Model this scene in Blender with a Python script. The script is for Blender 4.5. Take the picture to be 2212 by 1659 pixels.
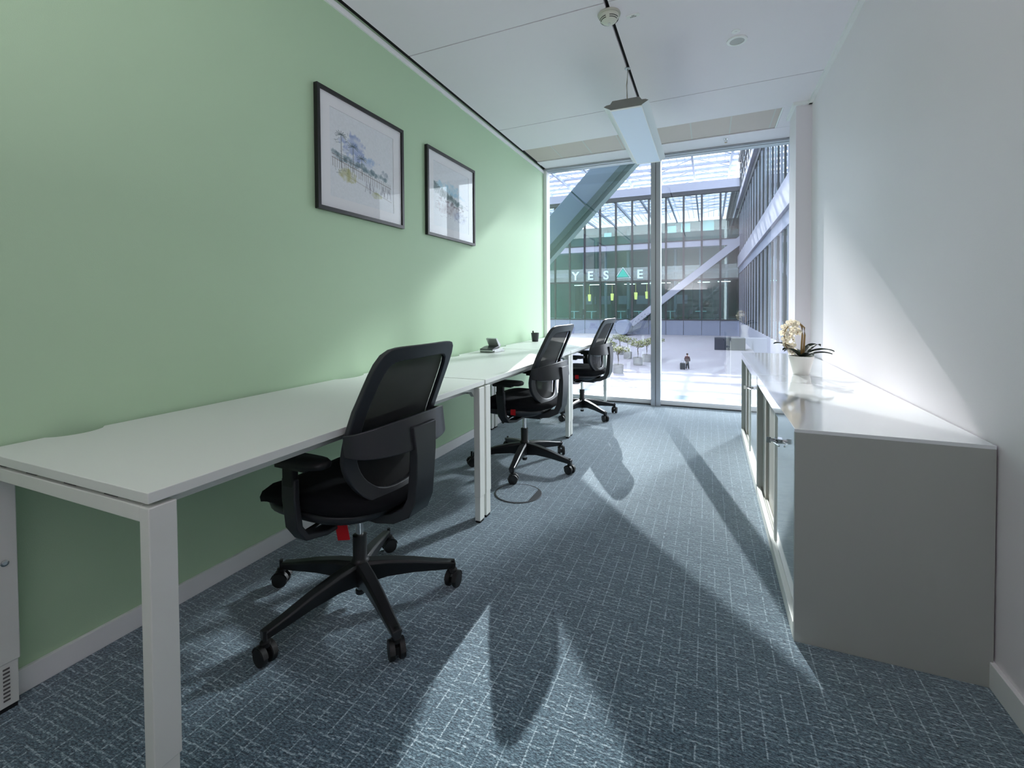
import bpy, bmesh, math, random
import numpy as np
from mathutils import Vector, Matrix, noise
R = random.Random(7)
for o in list(bpy.data.objects): bpy.data.objects.remove(o)
S = bpy.context.scene
C = S.collection
PI = math.pi

# ------------------------------------------------------------------ camera
cam = bpy.data.cameras.new('camera'); co = bpy.data.objects.new('camera', cam); C.objects.link(co)
rr = Vector((0.92026764, 0.39123771, -0.0063656)); uu = Vector((-0.00241532, 0.02194776, 0.9997562)); ff = Vector((-0.39128204, 0.92002791, -0.02114277))
co.matrix_world = Matrix(((rr.x, uu.x, -ff.x, 0), (rr.y, uu.y, -ff.y, 0), (rr.z, uu.z, -ff.z, 1.1299), (0, 0, 0, 1)))
cam.sensor_fit = 'HORIZONTAL'; cam.sensor_width = 36; cam.lens = 997.37 * 36 / 2212
cam.shift_x = 0; cam.shift_y = -(829.5 - 681.84) / 2212
cam.clip_start = 0.02; cam.clip_end = 600
S.camera = co
# ------------------------------------------------------------------ light
S.view_settings.view_transform = 'Standard'; S.view_settings.look = 'None'
S.view_settings.exposure = 1.0; S.view_settings.gamma = 1.0; S.view_settings.use_curve_mapping = False
w = bpy.data.worlds.new('sky'); S.world = w; w.use_nodes = True
bg = w.node_tree.nodes['Background']; bg.inputs[0].default_value = (0.86, 0.91, 1.0, 1); bg.inputs[1].default_value = 3.6
def sun(name, d, strength, col, ang):
    l = bpy.data.lights.new(name, 'SUN'); l.energy = strength; l.color = col; l.angle = math.radians(ang)
    o = bpy.data.objects.new(name, l); C.objects.link(o)
    o.rotation_euler = Vector(d).to_track_quat('-Z', 'Y').to_euler(); o.location = (0, 20, 20)
    return o
sun('sun', (0.245, -1, -0.558), 6.2, (1.0, 0.95, 0.90), 0.5)
sun('sun_glare_off_glass_facade', (-0.45, -1, -0.55), 2.1, (0.92, 0.97, 1.0), 4.5)
al = bpy.data.lights.new('fill_uplight_behind_camera', 'AREA'); al.shape = 'RECTANGLE'; al.size = 1.6; al.size_y = .9; al.energy = 15; al.color = (.98, .98, 1.0)  # unseen fill light added behind the camera to lift the foreground
ao = bpy.data.objects.new('fill_uplight_behind_camera', al); C.objects.link(ao); ao.location = (-.49, -.72, 1.5); ao.rotation_euler = (math.pi, 0, math.pi / 2)
S.cycles.max_bounces = 10; S.cycles.diffuse_bounces = 6; S.cycles.glossy_bounces = 5; S.cycles.transparent_max_bounces = 24
S.cycles.sample_clamp_indirect = 4; S.cycles.caustics_reflective = False; S.cycles.caustics_refractive = False
S.cycles.use_denoising = True

# ------------------------------------------------------------------ materials
def lin(c): return tuple(((x / 255) / 12.92 if x / 255 <= 0.04045 else ((x / 255 + 0.055) / 1.055) ** 2.4) for x in c)
def mat(name, col, rough=0.5, metal=0.0, spec=0.5, coat=0.0, var=0.0, vscale=8, bump=0.0, bscale=200, srgb=True, coat_rough=0.03):
    m = bpy.data.materials.new(name); m.use_nodes = True; nt = m.node_tree; b = nt.nodes['Principled BSDF']
    c = lin(col) if srgb else col
    b.inputs['Base Color'].default_value = (*c, 1); b.inputs['Roughness'].default_value = rough
    b.inputs['Metallic'].default_value = metal; b.inputs['Specular IOR Level'].default_value = spec
    b.inputs['Coat Weight'].default_value = coat; b.inputs['Coat Roughness'].default_value = coat_rough
    tc = nt.nodes.new('ShaderNodeTexCoord')
    if var:
        n = nt.nodes.new('ShaderNodeTexNoise'); n.inputs['Scale'].default_value = vscale; n.inputs['Detail'].default_value = 4
        nt.links.new(tc.outputs['Object'], n.inputs['Vector'])
        mx = nt.nodes.new('ShaderNodeMix'); mx.data_type = 'RGBA'
        mx.inputs[6].default_value = (*[x * (1 - var) for x in c], 1); mx.inputs[7].default_value = (*[min(1, x * (1 + var)) for x in c], 1)
        nt.links.new(n.outputs['Fac'], mx.inputs[0]); nt.links.new(mx.outputs[2], b.inputs['Base Color'])
    if bump:
        n = nt.nodes.new('ShaderNodeTexNoise'); n.inputs['Scale'].default_value = bscale
        nt.links.new(tc.outputs['Object'], n.inputs['Vector'])
        bp = nt.nodes.new('ShaderNodeBump'); bp.inputs['Strength'].default_value = bump; bp.inputs['Distance'].default_value = 0.002
        nt.links.new(n.outputs['Fac'], bp.inputs['Height']); nt.links.new(bp.outputs[0], b.inputs['Normal'])
    return m
def glass(name, tint, refl=0.12, rough=0.0, fres=True):
    m = bpy.data.materials.new(name); m.use_nodes = True; nt = m.node_tree; nt.nodes.clear()
    out = nt.nodes.new('ShaderNodeOutputMaterial'); t = nt.nodes.new('ShaderNodeBsdfTransparent'); g = nt.nodes.new('ShaderNodeBsdfGlossy')
    t.inputs[0].default_value = (*tint, 1); g.inputs['Roughness'].default_value = rough; g.inputs['Color'].default_value = (0.95, 1, 1, 1)
    mx = nt.nodes.new('ShaderNodeMixShader')
    if fres:
        f = nt.nodes.new('ShaderNodeLayerWeight'); f.inputs[0].default_value = 0.5   # facing term, same from both sides
        pw = nt.nodes.new('ShaderNodeMath'); pw.operation = 'POWER'; pw.inputs[1].default_value = 4.5; nt.links.new(f.outputs['Facing'], pw.inputs[0])
        ma = nt.nodes.new('ShaderNodeMath'); ma.operation = 'MULTIPLY_ADD'; ma.inputs[1].default_value = 0.85; ma.inputs[2].default_value = refl; ma.use_clamp = True
        nt.links.new(pw.outputs[0], ma.inputs[0]); nt.links.new(ma.outputs[0], mx.inputs[0])
    else: mx.inputs[0].default_value = refl
    nt.links.new(t.outputs[0], mx.inputs[1]); nt.links.new(g.outputs[0], mx.inputs[2]); nt.links.new(mx.outputs[0], out.inputs[0])
    return m
M = {}
M['green'] = mat('green_wall_paint', (182, 210, 176), 0.6, var=0.03, vscale=1.2, bump=0.15, bscale=350)
M['white_wall'] = mat('white_wall_paint', (236, 229, 234), 0.55, var=0.015, vscale=2, bump=0.12, bscale=350)
M['ceiling'] = mat('ceiling_panel_white', (240, 233, 240), 0.7, var=0.01, bump=0.1, bscale=400)
M['trim'] = mat('white_lacquered_trim', (238, 238, 238), 0.4)
M['black_gap'] = mat('black_shadow_gap', (12, 12, 14), 0.8)
M['gap'] = mat('grey_joint', (95, 92, 92), 0.8)
M['alu'] = mat('grey_anodised_frame', (172, 176, 182), 0.38, 0.5)
M['alu_dark'] = mat('dark_gasket', (70, 72, 74), 0.5)
M['desk'] = mat('white_desk_laminate', (228, 231, 226), 0.38, spec=0.4, bump=0.04, bscale=600)
M['desk_edge'] = mat('white_desk_edge_band', (226, 226, 226), 0.4)
M['desk_metal'] = mat('white_powder_coated_steel', (224, 226, 220), 0.45)
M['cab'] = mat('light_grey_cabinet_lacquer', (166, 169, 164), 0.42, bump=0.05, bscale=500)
M['cab_gloss'] = mat('glossy_white_glass_top', (226, 230, 232), 0.12, spec=0.7, coat=1.0, coat_rough=0.06)
M['cab_in'] = mat('cabinet_track_grey', (176, 174, 166), 0.5)
M['chrome'] = mat('chrome', (205, 205, 205), 0.15, 1.0)
M['plastic'] = mat('dark_grey_chair_plastic', (46, 48, 52), 0.36, spec=0.5, bump=0.08, bscale=500)
M['plastic2'] = mat('black_base_plastic', (30, 31, 33), 0.38, spec=0.45)
M['fabric'] = mat('black_seat_fabric', (20, 21, 25), 0.9, spec=0.2, bump=0.5, bscale=900)
M['rubber'] = mat('black_caster_rubber', (22, 22, 23), 0.5)
M['red'] = mat('red_tag', (205, 12, 28), 0.5)
M['frame_black'] = mat('black_picture_frame', (22, 21, 22), 0.35, bump=0.1)
M['mat_board'] = mat('white_mat_board', (234, 234, 236), 0.7)
M['picture_glass'] = glass('picture_glass', (1, 1, 1), 0.0)
M['window_glass'] = glass('window_glass', (0.95, 0.965, 0.97), 0.09)
M['lamp_body'] = mat('lamp_housing', (196, 200, 198), 0.35, 0.3)
M['lamp_diff'] = mat('lamp_diffuser_opal', (222, 230, 242), 0.35)
M['pot'] = mat('white_ceramic', (236, 232, 226), 0.3, bump=0.3, bscale=120)
M['soil'] = mat('dark_moss', (38, 34, 26), 0.95, var=0.3, vscale=80, bump=0.8)
M['leaf'] = mat('dark_green_leaf', (52, 64, 50), 0.35, var=0.15, vscale=30)
M['stem'] = mat('orchid_stem_brown', (148, 118, 70), 0.5, var=0.2, vscale=40)
M['petal'] = mat('cream_white_petal', (246, 240, 226), 0.6, var=0.04, vscale=60)
M['petal_core'] = mat('orchid_core_brown', (120, 70, 50), 0.6)
M['silver'] = mat('silver_phone_plastic', (186, 190, 190), 0.25, 0.5)
M['phone_dark'] = mat('dark_phone_plastic', (46, 48, 52), 0.3)
M['steel_brace'] = mat('grey_blue_painted_steel', (146, 162, 178), 0.35, 0.35, var=0.05, vscale=0.8)
M['steel_brace2'] = mat('green_grey_steel_flange', (84, 106, 106), 0.45, 0.2)
M['ext_white'] = mat('white_exterior_cladding', (146, 149, 164), 0.5)
M['ext_panel'] = mat('blue_grey_cladding_panel', (126, 133, 154), 0.45, var=0.03, vscale=0.2)
M['ext_dark'] = mat('dark_facade_mullion', (26, 26, 34), 0.5)
M['ext_green'] = mat('dark_green_interior_wall', (58, 94, 86), 0.8, var=0.5, vscale=0.35)
M['ext_floor'] = mat('pale_atrium_paving', (140, 137, 146), 0.7, var=0.03, vscale=0.5)
M['ext_floor_shade'] = mat('shade_toned_paving', (84, 102, 108), 0.6, var=0.12, vscale=1.5)
M['fac_glass'] = glass('tinted_facade_glass', (0.72, 0.88, 0.86), 0.05)
M['side_glass'] = glass('side_wing_glass', (0.42, 0.60, 0.62), 0.10)
M['fac_glass_top'] = glass('reflective_facade_glass', (0.45, 0.60, 0.60), 0.38)
M['frost'] = glass('frosted_band_glass', (0.60, 0.72, 0.72), 0.16, 0.45)
M['roof_steel'] = mat('pale_roof_steel', (140, 150, 172), 0.5)
M['roof_glass'] = glass('roof_glass', (0.96, 0.98, 1.0), 0.0)
M['yellow'] = mat('yellow_lamp_shade', (232, 214, 120), 0.6)
M['letter'] = mat('pale_blue_letter', (196, 226, 232), 0.5)
M['teal'] = mat('teal_triangle', (40, 168, 150), 0.5)
M['concrete'] = mat('grey_planter_concrete', (158, 158, 158), 0.8, var=0.1, vscale=3)
M['bark'] = mat('tree_bark', (84, 72, 58), 0.9, var=0.2, vscale=6)
M['foliage'] = mat('olive_tree_foliage', (112, 116, 72), 0.8, var=0.35, vscale=1.2)
M['ext_black'] = mat('dark_box_cladding', (34, 38, 56), 0.5, var=0.1, vscale=0.6)
M['skin'] = mat('skin', (196, 150, 126), 0.6)
M['hair'] = mat('brown_hair', (60, 44, 34), 0.8)
M['jacket'] = mat('dark_maroon_jacket', (66, 32, 36), 0.8, var=0.1)
M['trousers'] = mat('charcoal_trousers', (40, 40, 46), 0.85)
M['suitcase'] = mat('black_suitcase_shell', (34, 34, 38), 0.5)

def emit(name, col, st):
    m = mat(name, col, .5); b = m.node_tree.nodes['Principled BSDF']; b.inputs['Emission Color'].default_value = (*lin(col), 1); b.inputs['Emission Strength'].default_value = st; return m
M['fill_glow'] = emit('interior_fill_glow', (225, 240, 240), 4.5)  # glow added to brighten the far building's interior
M['yellow'] = emit('yellow_lamp_shade', (236, 214, 120), .7)
M['lamp_diff'] = emit('lamp_diffuser_opal', (210, 222, 242), .05)
def carpet():
    m = mat('blue_woven_carpet', (60, 84, 96), 0.95, spec=0.15); nt = m.node_tree; b = nt.nodes['Principled BSDF']; N = nt.nodes.new; L = nt.links.new
    tc = N('ShaderNodeTexCoord')
    def math_(op, a, b_=None, c=None):
        n = N('ShaderNodeMath'); n.operation = op
        for i, v in enumerate((a, b_, c)):
            if v is None: continue
            if isinstance(v, (int, float)): n.inputs[i].default_value = v
            else: L(v, n.inputs[i])
        return n.outputs[0]
    sep = N('ShaderNodeSeparateXYZ'); 
    wob = N('ShaderNodeTexNoise'); wob.inputs['Scale'].default_value = 60; L(tc.outputs['Object'], wob.inputs['Vector'])
    sc = N('ShaderNodeVectorMath'); sc.operation = 'SCALE'; sc.inputs['Scale'].default_value = 0.0018; L(wob.outputs['Color'], sc.inputs[0])
    ad = N('ShaderNodeVectorMath'); L(tc.outputs['Object'], ad.inputs[0]); L(sc.outputs[0], ad.inputs[1]); L(ad.outputs[0], sep.inputs[0])
    x, y = sep.outputs[0], sep.outputs[1]
    # column index -> offsets so that short rungs are staggered between long threads
    W = 0.056
    xi = math_('DIVIDE', x, W); col = math_('FLOOR', xi); fx = math_('FRACT', xi)
    off = N('ShaderNodeTexWhiteNoise'); off.noise_dimensions = '1D'; L(col, off.inputs['W'])
    yy = math_('ADD', math_('DIVIDE', y, 0.021), math_('MULTIPLY', off.outputs['Value'], 7.0)); row = math_('FLOOR', yy); fy = math_('FRACT', yy)
    long_ = math_('LESS_THAN', math_('ABSOLUTE', math_('SUBTRACT', fx, 0.5)), 0.035)
    rung = math_('LESS_THAN', fy, 0.24)
    cell = N('ShaderNodeTexWhiteNoise'); cell.noise_dimensions = '2D'; cv = N('ShaderNodeCombineXYZ'); L(col, cv.inputs[0]); L(row, cv.inputs[1]); L(cv.outputs[0], cell.inputs['Vector'])
    rung = math_('MULTIPLY', rung, math_('GREATER_THAN', cell.outputs['Value'], 0.38))
    big = N('ShaderNodeTexNoise'); big.inputs['Scale'].default_value = 14; big.inputs['Detail'].default_value = 3; L(tc.outputs['Object'], big.inputs['Vector'])
    brk = math_('GREATER_THAN', big.outputs['Fac'], 0.44)
    lines = math_('MAXIMUM', math_('MULTIPLY', long_, brk), math_('MULTIPLY', rung, 0.75))
    # fine weft
    mp = N('ShaderNodeMapping'); mp.inputs['Scale'].default_value = (95, 210, 1); L(tc.outputs['Object'], mp.inputs[0])
    wf = N('ShaderNodeTexNoise'); wf.inputs['Scale'].default_value = 1; wf.inputs['Detail'].default_value = 3; wf.inputs['Roughness'].default_value = 0.7; L(mp.outputs[0], wf.inputs['Vector'])
    wr = N('ShaderNodeMapRange'); wr.inputs[1].default_value = 0.38; wr.inputs[2].default_value = 0.64; L(wf.outputs['Fac'], wr.inputs[0])
    f1 = math_('ADD', math_('MULTIPLY', wr.outputs[0], 0.60), math_('MULTIPLY', lines, math_('ADD', 0.20, math_('MULTIPLY', wr.outputs[0], 0.34))))
    ramp = N('ShaderNodeValToRGB'); L(f1, ramp.inputs[0]); e = ramp.color_ramp.elements
    e[0].position = 0.0; e[0].color = (*lin((18, 40, 54)), 1); e[1].position = 1.0; e[1].color = (*lin((196, 210, 216)), 1)
    k = e.new(0.35); k.color = (*lin((64, 94, 108)), 1); k = e.new(0.62); k.color = (*lin((130, 157, 168)), 1)
    L(ramp.outputs[0], b.inputs['Base Color']); b.inputs['Sheen Weight'].default_value = 1.0; b.inputs['Sheen Roughness'].default_value = 0.45; b.inputs['Sheen Tint'].default_value = (.85, .92, 1, 1)
    bp = N('ShaderNodeBump'); bp.inputs['Strength'].default_value = 0.6; bp.inputs['Distance'].default_value = 0.003; L(f1, bp.inputs['Height']); L(bp.outputs[0], b.inputs['Normal'])
    return m
M['carpet'] = carpet()
def grille_mat():
    m = mat('perforated_grey_grille', (176, 172, 164), 0.6); nt = m.node_tree; b = nt.nodes['Principled BSDF']; N = nt.nodes.new; L = nt.links.new
    tc = N('ShaderNodeTexCoord'); v = N('ShaderNodeTexVoronoi'); v.inputs['Scale'].default_value = 140; v.inputs['Randomness'].default_value = 0.0; L(tc.outputs['Object'], v.inputs['Vector'])
    r = N('ShaderNodeValToRGB'); r.color_ramp.elements[0].position = 0.28; r.color_ramp.elements[1].position = 0.36
    r.color_ramp.elements[0].color = (*lin((96, 86, 82)), 1); r.color_ramp.elements[1].color = (*lin((206, 192, 186)), 1)
    L(v.outputs['Distance'], r.inputs[0]); L(r.outputs[0], b.inputs['Base Color']); return m
M['grille'] = grille_mat()
def mesh_mat():
    m = mat('black_backrest_mesh', (21, 22, 23), 0.8); nt = m.node_tree; b = nt.nodes['Principled BSDF']; N = nt.nodes.new; L = nt.links.new
    out = [n for n in nt.nodes if n.type == 'OUTPUT_MATERIAL'][0]
    t = N('ShaderNodeBsdfTransparent'); mx = N('ShaderNodeMixShader'); mx.inputs[0].default_value = 0.03
    L(b.outputs[0], mx.inputs[1]); L(t.outputs[0], mx.inputs[2]); L(mx.outputs[0], out.inputs[0]); return m
M['mesh'] = mesh_mat()

# ------------------------------------------------------------------ helpers
def link(name, bm, m, parent=None, smooth=False, bevel=0, loc=None, auto=None):
    me = bpy.data.meshes.new(name); bmesh.ops.recalc_face_normals(bm, faces=bm.faces[:]); bm.to_mesh(me); bm.free()
    for mm in (m if isinstance(m, (list, tuple)) else [m]): me.materials.append(M[mm] if isinstance(mm, str) else mm)
    o = bpy.data.objects.new(name, me); C.objects.link(o)
    if parent: o.parent = parent
    if loc: o.location = loc
    if smooth or auto:
        for p in me.polygons: p.use_smooth = True
    if auto:
        me.set_sharp_from_angle(angle=math.radians(auto))
    if bevel:
        b = o.modifiers.new('bevel', 'BEVEL'); b.width = bevel; b.segments = 2; b.limit_method = 'ANGLE'; b.angle_limit = math.radians(40)
    return o
def empty(name, label, cat, loc=(0, 0, 0), rz=0, group=None):
    o = bpy.data.objects.new(name, None); C.objects.link(o); o.location = loc; o.rotation_euler = (0, 0, rz); o.empty_display_size = 0.1
    tag(o, label, cat, group); return o
def tag(o, label=None, cat=None, group=None, kind=None):
    if label: o['label'] = label
    if cat: o['category'] = cat
    if group: o['group'] = group
    if kind: o['kind'] = kind
    return o
def struct(name, bm, m, parent=None, **k):
    o = link(name, bm, m, parent, **k)
    if not parent: o['kind'] = 'structure'
    return o
def box(bm, a, b, mi=0):
    x0, y0, z0 = a; x1, y1, z1 = b
    v = [bm.verts.new(p) for p in ((x0, y0, z0), (x1, y0, z0), (x1, y1, z0), (x0, y1, z0), (x0, y0, z1), (x1, y0, z1), (x1, y1, z1), (x0, y1, z1))]
    for f in ((0, 3, 2, 1), (4, 5, 6, 7), (0, 1, 5, 4), (1, 2, 6, 5), (2, 3, 7, 6), (3, 0, 4, 7)):
        bm.faces.new([v[i] for i in f]).material_index = mi
    return v
def BX(*boxes):
    bm = bmesh.new()
    for b in boxes: box(bm, *b)
    return bm
def prism(bm, pts, d, mi=0):
    """pts: closed 3D polygon, d: extrusion vector"""
    d = Vector(d); a = [bm.verts.new(p) for p in pts]; b = [bm.verts.new(Vector(p) + d) for p in pts]
    bm.faces.new(a[::-1]).material_index = mi; bm.faces.new(b).material_index = mi
    n = len(pts)
    for i in range(n): bm.faces.new((a[i], a[(i + 1) % n], b[(i + 1) % n], b[i])).material_index = mi
def lathe(bm, prof, c=(0, 0, 0), n=32, axis='Z', mi=0, cap=True):
    rings = []
    for r, h in prof:
        ring = []
        for i in range(n):
            a = 2 * PI * i / n
            p = (r * math.cos(a), r * math.sin(a), h)
            if axis == 'X': p = (p[2], p[0], p[1])
            if axis == 'Y': p = (p[0], p[2], p[1])
            ring.append(bm.verts.new((c[0] + p[0], c[1] + p[1], c[2] + p[2])))
        rings.append(ring)
    for a, b in zip(rings, rings[1:]):
        for i in range(n): bm.faces.new((a[i], a[(i + 1) % n], b[(i + 1) % n], b[i])).material_index = mi
    if cap:
        bm.faces.new(rings[0][::-1]).material_index = mi; bm.faces.new(rings[-1]).material_index = mi
def tube(bm, pts, r, n=8, mi=0):
    pts = [Vector(p) for p in pts]; rings = []
    rad = r if isinstance(r, (list, tuple)) else [r] * len(pts)
    up = Vector((0, 0, 1))
    for i, p in enumerate(pts):
        t = (pts[min(i + 1, len(pts) - 1)] - pts[max(i - 1, 0)]).normalized()
        s = t.cross(up)
        if s.length < 1e-3: s = t.cross(Vector((1, 0, 0)))
        s.normalize(); u = s.cross(t).normalized()
        rings.append([bm.verts.new(p + (s * math.cos(2 * PI * k / n) + u * math.sin(2 * PI * k / n)) * rad[i]) for k in range(n)])
    for a, b in zip(rings, rings[1:]):
        for i in range(n): bm.faces.new((a[i], a[(i + 1) % n], b[(i + 1) % n], b[i])).material_index = mi
    bm.faces.new(rings[0][::-1]); bm.faces.new(rings[-1])
def loft(bm, rings, closed=True, cap=True, mi=0):
    vr = [[bm.verts.new(p) for p in r] for r in rings]; n = len(vr[0])
    for a, b in zip(vr, vr[1:]):
        for i in range(n if closed else n - 1): bm.faces.new((a[i], a[(i + 1) % n], b[(i + 1) % n], b[i])).material_index = mi
    if cap: bm.faces.new(vr[0][::-1]); bm.faces.new(vr[-1])
    return vr
def sweep_rect(bm, path, widths, thick, wdir, cap=True):
    """rectangular section swept on path; wdir(i) unit vector of the width, thickness perpendicular"""
    rings = []
    P = [Vector(p) for p in path]
    for i, p in enumerate(P):
        t = (P[min(i + 1, len(P) - 1)] - P[max(i - 1, 0)]).normalized(); wv = Vector(wdir[i] if isinstance(wdir, list) else wdir).normalized()
        nv = t.cross(wv).normalized(); wd = widths[i] if isinstance(widths, list) else widths; th = thick[i] if isinstance(thick, list) else thick
        rings.append([p + wv * a * wd / 2 + nv * b * th / 2 for a, b in ((-1, -1), (1, -1), (1, 1), (-1, 1))])
    return loft(bm, rings, cap=cap)
def copy_tree(o, parent=None):
    c = o.copy(); C.objects.link(c)
    if parent: c.parent = parent
    for ch in list(o.children): copy_tree(ch, c)
    return c

# ================================================================== ROOM SHELL
XL, XR, YW, YB, ZC = -1.865, 0.775, 5.41, -1.25, 2.789
struct('floor', BX(((XL - .1, YB, -.25), (XR + .1, YW + .12, 0))), 'carpet')
struct('wall_left', BX(((XL - .15, YB, 0), (XL, YW + .12, 2.95))), 'green')
bm = bmesh.new(); box(bm, (XR, YB, 0), (XR + .15, YW + .12, 2.95)); box(bm, (.664, 4.462, 0), (XR + .01, 4.80, 2.95))
struct('wall_right', bm, 'white_wall')
struct('baseboard_left', BX(((XL, YB, 0), (XL + .014, YW, .072))), 'trim', bevel=.002)
struct('baseboard_right', BX(((XR - .014, YB, 0), (XR, 4.46, .078))), 'trim', bevel=.002)
bm = bmesh.new(); box(bm, (XL, YB, 2.743), (XL + .012, YW, 2.776)); struct('trim_1', bm, 'trim')
bm = bmesh.new()
box(bm, (XR - .024, YB, 2.762), (XR, 4.462, 2.792)); box(bm, (.640, 4.438, 2.762), (XR, 4.462, 2.792)); box(bm, (.640, 4.462, 2.762), (.664, 4.80, 2.792))
struct('trim_2', bm, 'trim')
# wall behind the camera
bm = bmesh.new()
box(bm, (XL, YB - .1, 0), (XR, YB, .12)); box(bm, (XL, YB - .1, 2.45), (XR, YB, 2.95)); box(bm, (XL, YB - .1, .12), (XR, YB, 2.45))
struct('wall_back', bm, 'white_wall')
# ceiling: panels with real joints under a dark plenum plate
xs, sg = -.52, .011
def jl(yl, yr, x): return yl + (yr - yl) * (x - XL) / (XR - XL)
bm = bmesh.new()
g = .004
bands = [(YB, YB, .35, .30), (.35, .30, 2.59, 2.545), (2.59, 2.545, 4.012, 3.914), (4.012, 3.914, 4.63, 4.515)]
xl2 = XL + .036
for k, (al, ar, bl, br) in enumerate(bands):
    spans = [(xl2, xs - sg), (xs + sg, XR)] if k < 3 else [(xl2, XR)]
    for x0, x1 in spans:
        pts = [(x0, jl(al, ar, x0) + g, ZC), (x1, jl(al, ar, x1) + g, ZC), (x1, jl(bl, br, x1) - g, ZC), (x0, jl(bl, br, x0) - g, ZC)]
        prism(bm, pts, (0, 0, .03))
# strip between grille and window, end panel
prism(bm, [(xl2, 5.075, ZC), (XR, 5.015, ZC), (XR, 5.17, ZC), (xl2, 5.20, ZC)], (0, 0, .03))
prism(bm, [(xl2, 5.205, ZC + .006), (XR, 5.175, ZC + .006), (XR, 5.37, ZC + .006), (xl2, 5.37, ZC + .006)], (0, 0, .03))
prism(bm, [(.585, 4.515, ZC), (XR, 4.515, ZC), (XR, 5.01, ZC), (.585, 5.015, ZC)], (0, 0, .03))
struct('ceiling', bm, 'ceiling')
struct('trim_3', BX(((XL - .1, YB - .05, ZC + .031), (XR + .1, YW + .12, ZC + .06))), 'gap')
struct('trim_4', BX(((xs - .03, YB, ZC + .02), (xs + .03, 4.0, ZC + .0305)), ((XL, YB, ZC + .012), (XL + .05, YW, ZC + .03))), 'black_gap')
struct('roof_slab', BX(((XL - .15, YB - .1, 2.95), (XR + .15, YW + .12, 3.1))), 'white_wall').name = 'ceiling_slab'
gr = empty('ceiling_grille', 'long perforated grey ceiling grille running along the top of the window', 'grille', (0, 0, 0))
def gy0(x): return jl(4.64, 4.525, x)
def gy1(x): return jl(5.068, 5.008, x)
seams = [xl2 + .004, -1.52, -1.205, -.89, -.575, -.26, .05, .19, .50, .575]
seams = [xl2 + .004] + [-1.52 + i * .341 for i in range(7)] + [.575]
for a in seams[1:-1]: link('grille_seam', BX(((a - .006, gy0(a) + .002, ZC + .0065), (a + .006, gy1(a) - .002, ZC + .008))), mat('pale_seam', (206, 203, 198), .6), gr)
for a, b in zip(seams, seams[1:]):
    bm = bmesh.new(); a2, b2 = a + .0008, b - .0008
    prism(bm, [(a2, gy0(a2), ZC + .008), (b2, gy0(b2), ZC + .008), (b2, gy1(b2), ZC + .008), (a2, gy1(a2), ZC + .008)], (0, 0, .008))
    link('grille_panel', bm, 'grille', gr)
bm = bmesh.new(); prism(bm, [(seams[0], gy0(seams[0]), ZC + .017), (.575, gy0(.575), ZC + .017), (.575, gy1(.575), ZC + .017), (seams[0], gy1(seams[0]), ZC + .017)], (0, 0, .008))
link('grille_backing', bm, mat('pale_backing', (205, 204, 200), .7), gr)
bm = bmesh.new(); box(bm, (.571, 4.52, ZC - .001), (.583, 5.01, ZC + .014)); link('grille_edge', bm, 'trim', gr)

# ------------------------------------------------------------------ window wall (structure)
GZ0, GZ1, RXF = .06, 2.775, 6.35
def window(name, x0, x1):
    e = bpy.data.objects.new(name, None); C.objects.link(e); e['kind'] = 'structure'; e.location = (0, 0, 0)
    bm = bmesh.new(); box(bm, (x0, YW + .035, GZ0), (x1, YW + .047, GZ1)); link('window_glass', bm, 'window_glass', e)
    return e
w1 = window('window_1', XL + .04, -.585); w2 = window('window_2', -.495, XR)
bm = bmesh.new()
box(bm, (XL, YW - .02, 0), (XL + .042, YW + .1, 2.79)); link('window_jamb', bm, 'trim', w1, bevel=.003)
bm = bmesh.new(); box(bm, (-.590, 5.345, 0), (-.543, YW + .09, 2.80)); box(bm, (-.5365, 5.345, 0), (-.489, YW + .09, 2.80)); box(bm, (-.543, 5.352, 0), (-.5365, YW + .08, 2.80), 1)
struct('window_mullion', bm, ['alu', 'alu_dark'], bevel=0)
bm = bmesh.new(); box(bm, (XL, YW, 2.768), (XR, YW + .1, 2.80)); box(bm, (XL, YW - .03, 2.80), (XR, YW + .1, 2.86)); box(bm, (XL, YW - .045, 2.772), (XR, YW, 2.792))
struct('window_head', bm, 'alu')
bm = bmesh.new(); box(bm, (XL, YW, 0), (XR, YW + .1, .06)); box(bm, (XL, YW - .006, 0), (XR, YW, .012), 1)
struct('window_sill', bm, ['trim', 'alu_dark'])
FR = 'ext_front'; M[FR] = mat('slate_outer_facade', (88, 100, 108), .6, var=.3, vscale=.15)
struct('wall_front', BX(((XL - 78, YW + .1, -6.2), (RXF, YW + .13, -.02)), ((XL - 78, YW + .1, 2.87), (RXF, YW + .13, 34)), ((XL - 78, YW + .1, -.02), (XL + .0, YW + .13, 2.87)), ((XR + .0, YW + .1, -.02), (RXF, YW + .13, 2.87))), FR)
struct('wall_atrium_left', BX(((XL - 78.5, YW + .1, -6.2), (XL - 78, 160, 34))), FR)

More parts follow.
